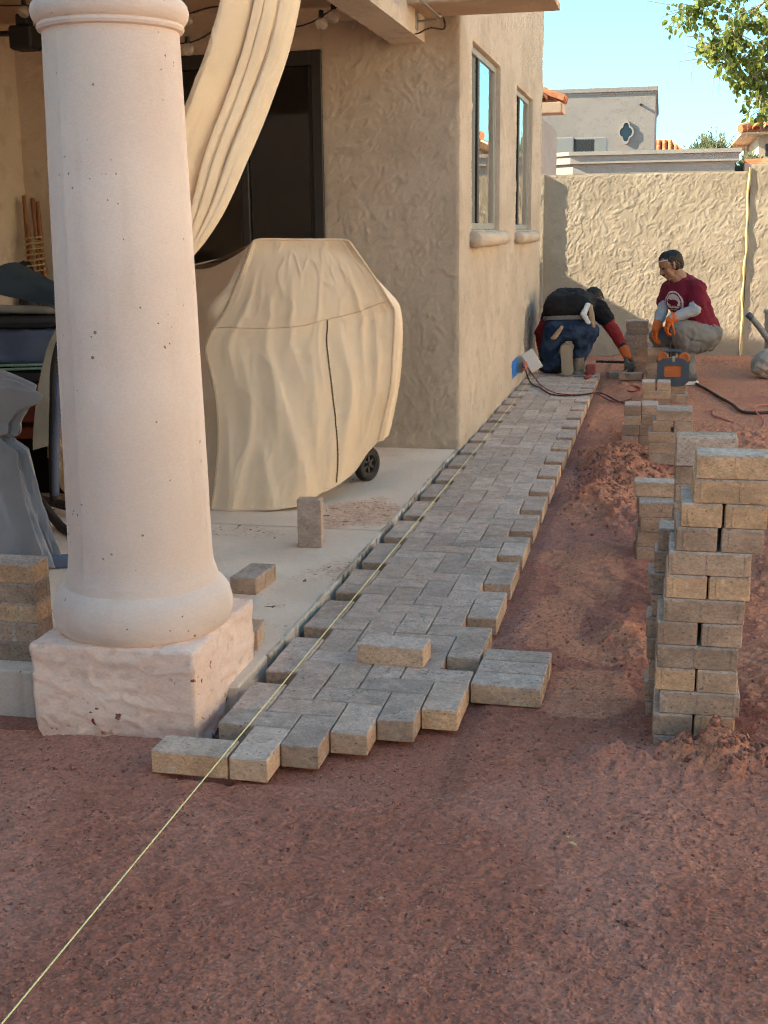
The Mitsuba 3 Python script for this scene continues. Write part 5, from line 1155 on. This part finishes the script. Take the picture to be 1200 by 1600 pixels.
# what hangs at his hip
rg = thing('work_rag', 'white and tan work rag hanging at the kneeling person hip', 'rag')
obj('white_end', folds(flesh([(((0.395, 7.955, 0.655), 0.022), ((0.362, 7.900, 0.585), 0.024)), (((0.362, 7.900, 0.585), 0.022), ((0.405, 7.885, 0.515), 0.016))], 0.008, 4), 0.006, 40, 3), 'm_white', rg, smooth=True)
mat('m_tan', (0.42, 0.29, 0.19), 0.85, 0.2)
obj('tan_end', folds(flesh([(((0.415, 7.955, 0.645), 0.018), ((0.432, 7.910, 0.56), 0.022)), (((0.432, 7.91, 0.56), 0.020), ((0.450, 7.900, 0.48), 0.012))], 0.008, 4), 0.005, 40, 4), 'm_tan', rg, smooth=True)
tw_ = obj('trowel_handle', flesh([(((0.185, 7.872, 0.475), 0.016), ((0.130, 7.868, 0.395), 0.022)), (((0.130, 7.868, 0.395), 0.022), ((0.110, 7.868, 0.385), 0.014))], 0.008, 3), 'm_tan', smooth=True); tag(tw_, 'pale tan tool handle sticking from the jeans back pocket', 'tool')
# ------------------------------------------------------------------ string, radio, cords, outlet and small things
sy = thing('string_line', 'taut yellow string line running along the paver path', 'string')
obj('line', tube([(-0.006, -1.9, 0.068), (-0.006, 0.5, 0.0705), (-0.006, 2.5, 0.071), (-0.04, 7.75, 0.073)], 0.0017, 6, 60), 'm_string', sy, smooth=True)
mat('m_wood', (0.40, 0.28, 0.17), 0.8, 0.2)
obj('stake', rbox(-0.02, 0.008, -1.93, -1.90, -0.1, 0.11, 0.003), 'm_wood', sy)

rd = thing('jobsite_radio', 'dark grey jobsite radio with orange front, standing on stacked pavers', 'radio')
mat('m_radio', (0.060, 0.075, 0.10), 0.5, 0.4)
mat('m_radiofront', (0.50, 0.135, 0.035), 0.35, 0.5)
RXc, RY0 = 1.098, 6.90
def oct_(w, h, c): return Polygon([(-w+c, 0), (w-c, 0), (w, c), (w, h-c), (w-c*1.3, h), (-w+c*1.3, h), (-w, h-c), (-w, c)])
def ext(poly, y0, d, z): 
    m = trimesh.creation.extrude_polygon(poly, d, engine='earcut'); v = np.asarray(m.vertices)
    return trimesh.Trimesh(np.stack([v[:, 0]+RXc, y0+v[:, 2], v[:, 1]+z], -1), m.faces[:, ::-1], process=False)
fr_ = oct_(0.118, 0.205, 0.035)
win = oct_(0.064, 0.088, 0.008)
from shapely import affinity
obj('housing', ext(fr_.buffer(-0.012), RY0+0.012, 0.16, 0.120), 'm_radio', rd)
obj('front_frame', ext(fr_.difference(affinity.translate(win, 0, 0.066)), RY0-0.016, 0.030, 0.120), 'm_radio', rd)
obj('orange_face', ext(affinity.translate(win.buffer(0.004), 0, 0.066), RY0-0.004, 0.012, 0.120), 'm_radiofront', rd)
for sx in (-1, 1):
    obj('speaker', lathe([(0.001, 0), (0.04, 0.0), (0.044, 0.012), (0.036, 0.020), (0.02, 0.014), (0.001, 0.012)], 24).apply_transform(np.array([[1, 0, 0, RXc+sx*0.078], [0, 0, -1, RY0+0.05], [0, 1, 0, 0.325], [0, 0, 0, 1.0]])), 'm_radiofront', rd, smooth=40)
obj('handle', tube([(RXc-0.112, RY0+0.05, 0.29), (RXc-0.085, RY0+0.05, 0.352), (RXc, RY0+0.05, 0.378), (RXc+0.085, RY0+0.05, 0.352), (RXc+0.112, RY0+0.05, 0.29)], 0.014, 10, 30), 'm_radio', rd, smooth=True)
obj('aerial', tube([(RXc-0.028, RY0+0.06, 0.33), (RXc-0.026, RY0+0.06, 0.455)], 0.006, 8), 'm_black', rd)
obj('latch', rbox(RXc-0.012, RXc+0.012, RY0-0.020, RY0-0.005, 0.300, 0.345, 0.004), 'm_alu', rd)

def cord(name, label, pts, r, m, n=120):
    k = obj(name, tube(pts, r, 8, n), m, smooth=True); tag(k, label, 'cord', 'cords on the ground'); return k
mat('m_pinkcord', (0.42, 0.15, 0.12), 0.6, 0.3)
mat('m_redcord', (0.22, 0.035, 0.035), 0.6, 0.3)
cord('power_cord', 'thick black cord crossing the soil from the radio to the right edge', [(1.20, 8.5, 0.012), (1.241, 8.355, 0.012), (1.323, 7.791, 0.014), (1.38, 7.512, 0.014), (1.448, 7.139, 0.012), (1.548, 6.532, 0.014), (1.62, 6.30, 0.012), (1.755, 6.34, 0.010), (2.1, 6.3, 0.010)], 0.011, 'm_rubber')
cord('power_cord', 'thin pink cord wandering over the soil behind the tall stack', [(1.33, 6.37, 0.006), (1.40, 6.48, 0.008), (1.372, 6.25, 0.008), (1.42, 6.05, 0.008), (1.54, 5.652, 0.008), (1.569, 5.35, 0.008), (1.588, 5.17, 0.008)], 0.0055, 'm_pinkcord')
cord('power_cord', 'pink cord with a sharp bend near the right edge', [(1.575, 5.20, 0.010), (1.60, 5.40, 0.010), (1.665, 5.67, 0.010), (1.695, 5.893, 0.012), (1.68, 6.15, 0.02), (1.665, 6.40, 0.03), (1.785, 6.75, 0.012), (1.95, 6.9, 0.01)], 0.0055, 'm_pinkcord')
cord('power_cord', 'black cord drooping from the wall outlet across the path end', [(-0.055, 7.10, 0.225), (-0.04, 7.22, 0.17), (-0.021, 7.30, 0.09), (0.06, 7.10, 0.072), (0.16, 6.80, 0.069), (0.30, 6.607, 0.069), (0.441, 6.661, 0.070), (0.52, 6.80, 0.069), (0.60, 6.92, 0.04), (0.671, 6.86, 0.012), (0.76, 6.68, 0.010), (0.84, 6.45, 0.01)], 0.0055, 'm_rubber')
cord('power_cord', 'dark red cord drooping beside the black one from the wall outlet', [(-0.045, 7.16, 0.225), (-0.01, 7.30, 0.16), (0.03, 7.36, 0.09), (0.10, 7.12, 0.072), (0.20, 6.80, 0.072), (0.31, 6.66, 0.072), (0.45, 6.70, 0.070), (0.545, 6.80, 0.062), (0.60, 6.84, 0.025), (0.68, 6.75, 0.010), (0.80, 6.95, 0.008)], 0.0045, 'm_redcord')
cord('power_cord', 'small coiled dark red cord end lying by the reaching glove', [(0.80+0.05*math.cos(t), 7.45+0.16*math.sin(t), 0.010+0.002*t) for t in np.linspace(0, 9, 30)], 0.005, 'm_redcord')
k = obj('steel_bar', tube([(0.40, 9.5, 0.02), (1.0, 9.45, 0.02)], 0.012, 8), 'm_black'); tag(k, 'thin dark bar on the ground between the two workers', 'bar')

ot = thing('outlet_box', 'blue taped wall outlet with flipped open white cover', 'outlet')
mat('m_bluetape', (0.028, 0.16, 0.52), 0.6, 0.3)
mat('m_offwhite', (0.62, 0.60, 0.57), 0.5, 0.4)
obj('tape', rbox(WX+0.004, WX+0.012, 6.86, 7.18, 0.155, 0.295, 0.002), 'm_bluetape', ot)
obj('box', rbox(WX+0.002, WX+0.055, 7.19, 7.34, 0.165, 0.29, 0.006), 'm_alu', ot)
cvv = rbox(-0.052, 0.052, -0.007, 0.007, -0.085, 0.085, 0.005)
cvv.apply_transform(trimesh.transformations.rotation_matrix(math.radians(-32), [0, 1, 0])); cvv.apply_transform(trimesh.transformations.rotation_matrix(math.radians(14), [0, 0, 1])); cvv.apply_translation([0.005, 7.22, 0.262])
obj('cover', cvv, 'm_offwhite', ot)
mat('m_plugred', (0.50, 0.16, 0.12), 0.5, 0.4)
obj('plug', rbox(-0.065, -0.03, 7.14, 7.22, 0.19, 0.26, 0.01), 'm_plugred', ot)
mat('m_smudge', (0.15, 0.14, 0.14), 0.9, 0.1)

rt = thing('paver_tool', 'small dull red hand tool lying at the end of the path', 'tool')
mat('m_dullred', (0.30, 0.075, 0.06), 0.6, 0.3)
obj('head', rbox(0.385, 0.465, 8.02, 8.09, 0.063, 0.150, 0.012), 'm_dullred', rt)
obj('grip', tube([(0.39, 7.98, 0.085), (0.43, 7.86, 0.075), (0.40, 7.72, 0.072)], 0.016, 8, 12), 'm_dullred', rt, smooth=True)
obj('plate', rbox(0.29, 0.40, 7.86, 7.98, 0.0625, 0.075, 0.003), 'm_steel', rt)

# bucket with a tool handle and a sack at the right edge
bk_ = thing('bucket', 'dusty tan bucket at the right edge before the garden wall', 'bucket')
mat('m_bucket', lambda p, n, uv: mix((0.40, 0.33, 0.245), (0.48, 0.41, 0.32), fbm(p.x*12, p.y*12, p.z*12, 3)), 0.7, 0.3)
obj('shell', lathe([(0.0, 0.02), (0.115, 0.02), (0.125, 0.04), (0.148, 0.50), (0.150, 0.53), (0.158, 0.54), (0.158, 0.56), (0.140, 0.562), (0.135, 0.50), (0.11, 0.05), (0.0, 0.05)], 40, (2.045, 8.9)), 'm_bucket', bk_, smooth=30)
tl = thing('shovel_handle', 'grey metal tool handle slanting out beside the tan bucket', 'tool')
obj('shaft', tube([(1.755, 8.55, 0.520), (1.80, 8.56, 0.470), (1.93, 8.6, 0.30), (2.05, 8.66, 0.12)], [0.022, 0.026, 0.026, 0.026], 10, 20), 'm_ac', tl, smooth=True)
obj('grip', tube([(1.728, 8.545, 0.545), (1.765, 8.552, 0.510)], 0.028, 10), 'm_radio', tl, smooth=True)
sm = Manifold.sphere(1.0, 48).scale([0.16, 0.15, 0.13]).translate([1.945, 8.50, 0.115]).refine_to_length(0.016)
s_m = arr(sm); s_m.merge_vertices(digits_vertex=6); v = np.asarray(s_m.vertices)
s_m.vertices = v+np.asarray(s_m.vertex_normals)*(0.07*((1-np.abs(2*meshkit.fbm(v*9, 3, 19)-1))-0.75))[:, None]
mat('m_sack', lambda p, n, uv: mix((0.36, 0.30, 0.235), (0.58, 0.50, 0.41), smoothstep(0.4, 0.6, fbm(p.x*10, p.y*10, p.z*10, 4))), 0.85, 0.2)
k = obj('sack', s_m, 'm_sack', smooth=35); tag(k, 'crumpled grey tan sack on the soil under the tool handle', 'sack')

# fallen leaf, dry stalks
lf = thing('fallen_leaf', 'two small yellow green leaves lying on the bare red soil', 'leaf')
mat('m_yleaf', (0.50, 0.46, 0.16), 0.6, 0.3)
for i, (x, y, a, L) in enumerate(((0.835, -0.172, -0.6, 0.020), (0.832, -0.155, 2.2, 0.013))):
    v, f = leaf(L, L*0.5); c, s = math.cos(a), math.sin(a)
    obj('blade', trimesh.Trimesh(v@np.array([[c, s, 0], [-s, c, 0], [0, 0, 1]])+np.array([x, y, 0.012]), f, process=False), 'm_yleaf', lf)
mat('m_dry', (0.55, 0.44, 0.28), 0.8, 0.2)
k = obj('dry_stalk', tube([(1.252, 0.395, 0.0), (1.248, 0.40, 0.028), (1.238, 0.41, 0.05)], 0.0016, 5), 'm_dry'); tag(k, 'thin dry stalk standing in the soil by the tall stack', 'stalk')

# crumbs and pebbles lying on the soil (uncountable)
r2 = np.random.default_rng(99)
base = trimesh.creation.icosahedron(); bv, bf = np.asarray(base.vertices), np.asarray(base.faces)
N = 26000
d = 0.9*(6.5)**(r2.random(N)); # distance from the camera, denser near
yy = -2.62+d+0.4; xx = r2.uniform(-0.75, 1.9, N)
keep_ = ((yy < 0.15) | (xx > 0.54)) & ~((xx < -0.5) & (yy > 0.1)) & ~((np.abs(xx-1.11) < 0.12) & (yy > 0.39) & (yy < 0.75))
clump = meshkit.fbm(np.stack([xx*4, yy*4, 0*xx], -1), 3, 3)
keep_ &= r2.random(N) < np.clip((clump-0.25)*2.2, 0.1, 1)
xx, yy = xx[keep_], yy[keep_]
mx = r2.normal(1.16, 0.07, 700), r2.normal(0.335, 0.045, 700)
mo = r2.normal(0.78, 0.14, 1600), r2.normal(4.0, 0.5, 1600)
xx = np.r_[xx, mx[0], mo[0]]; yy = np.r_[yy, mx[1], mo[1]]
ok_ = (xx > 0.54) | (yy < 0.15)
xx, yy = xx[ok_], yy[ok_]
zz = soil_h(xx, yy)
sz = 0.0010+0.0040*r2.random(len(xx))**3.0
sz[-1600:] *= 2.4; sz[-2300:-1600] *= 1.6
sz[r2.random(len(sz)) < 0.006] *= 2.0
sc = sz[:, None]*r2.uniform(0.6, 1.3, (len(sz), 3))
Vv = bv[None]*sc[:, None]*r2.uniform(0.75, 1.2, (len(sz), 12, 1))+np.stack([xx, yy, zz+sz*0.35], -1)[:, None]
Ff = (bf[None]+12*np.arange(len(sz))[:, None, None]).reshape(-1, 3)
obj('gravel', trimesh.Trimesh(Vv.reshape(-1, 3), Ff, process=False), 'm_crumb')
tag('gravel', 'loose crumbs and small stones scattered over the red soil', 'gravel', kind='stuff')
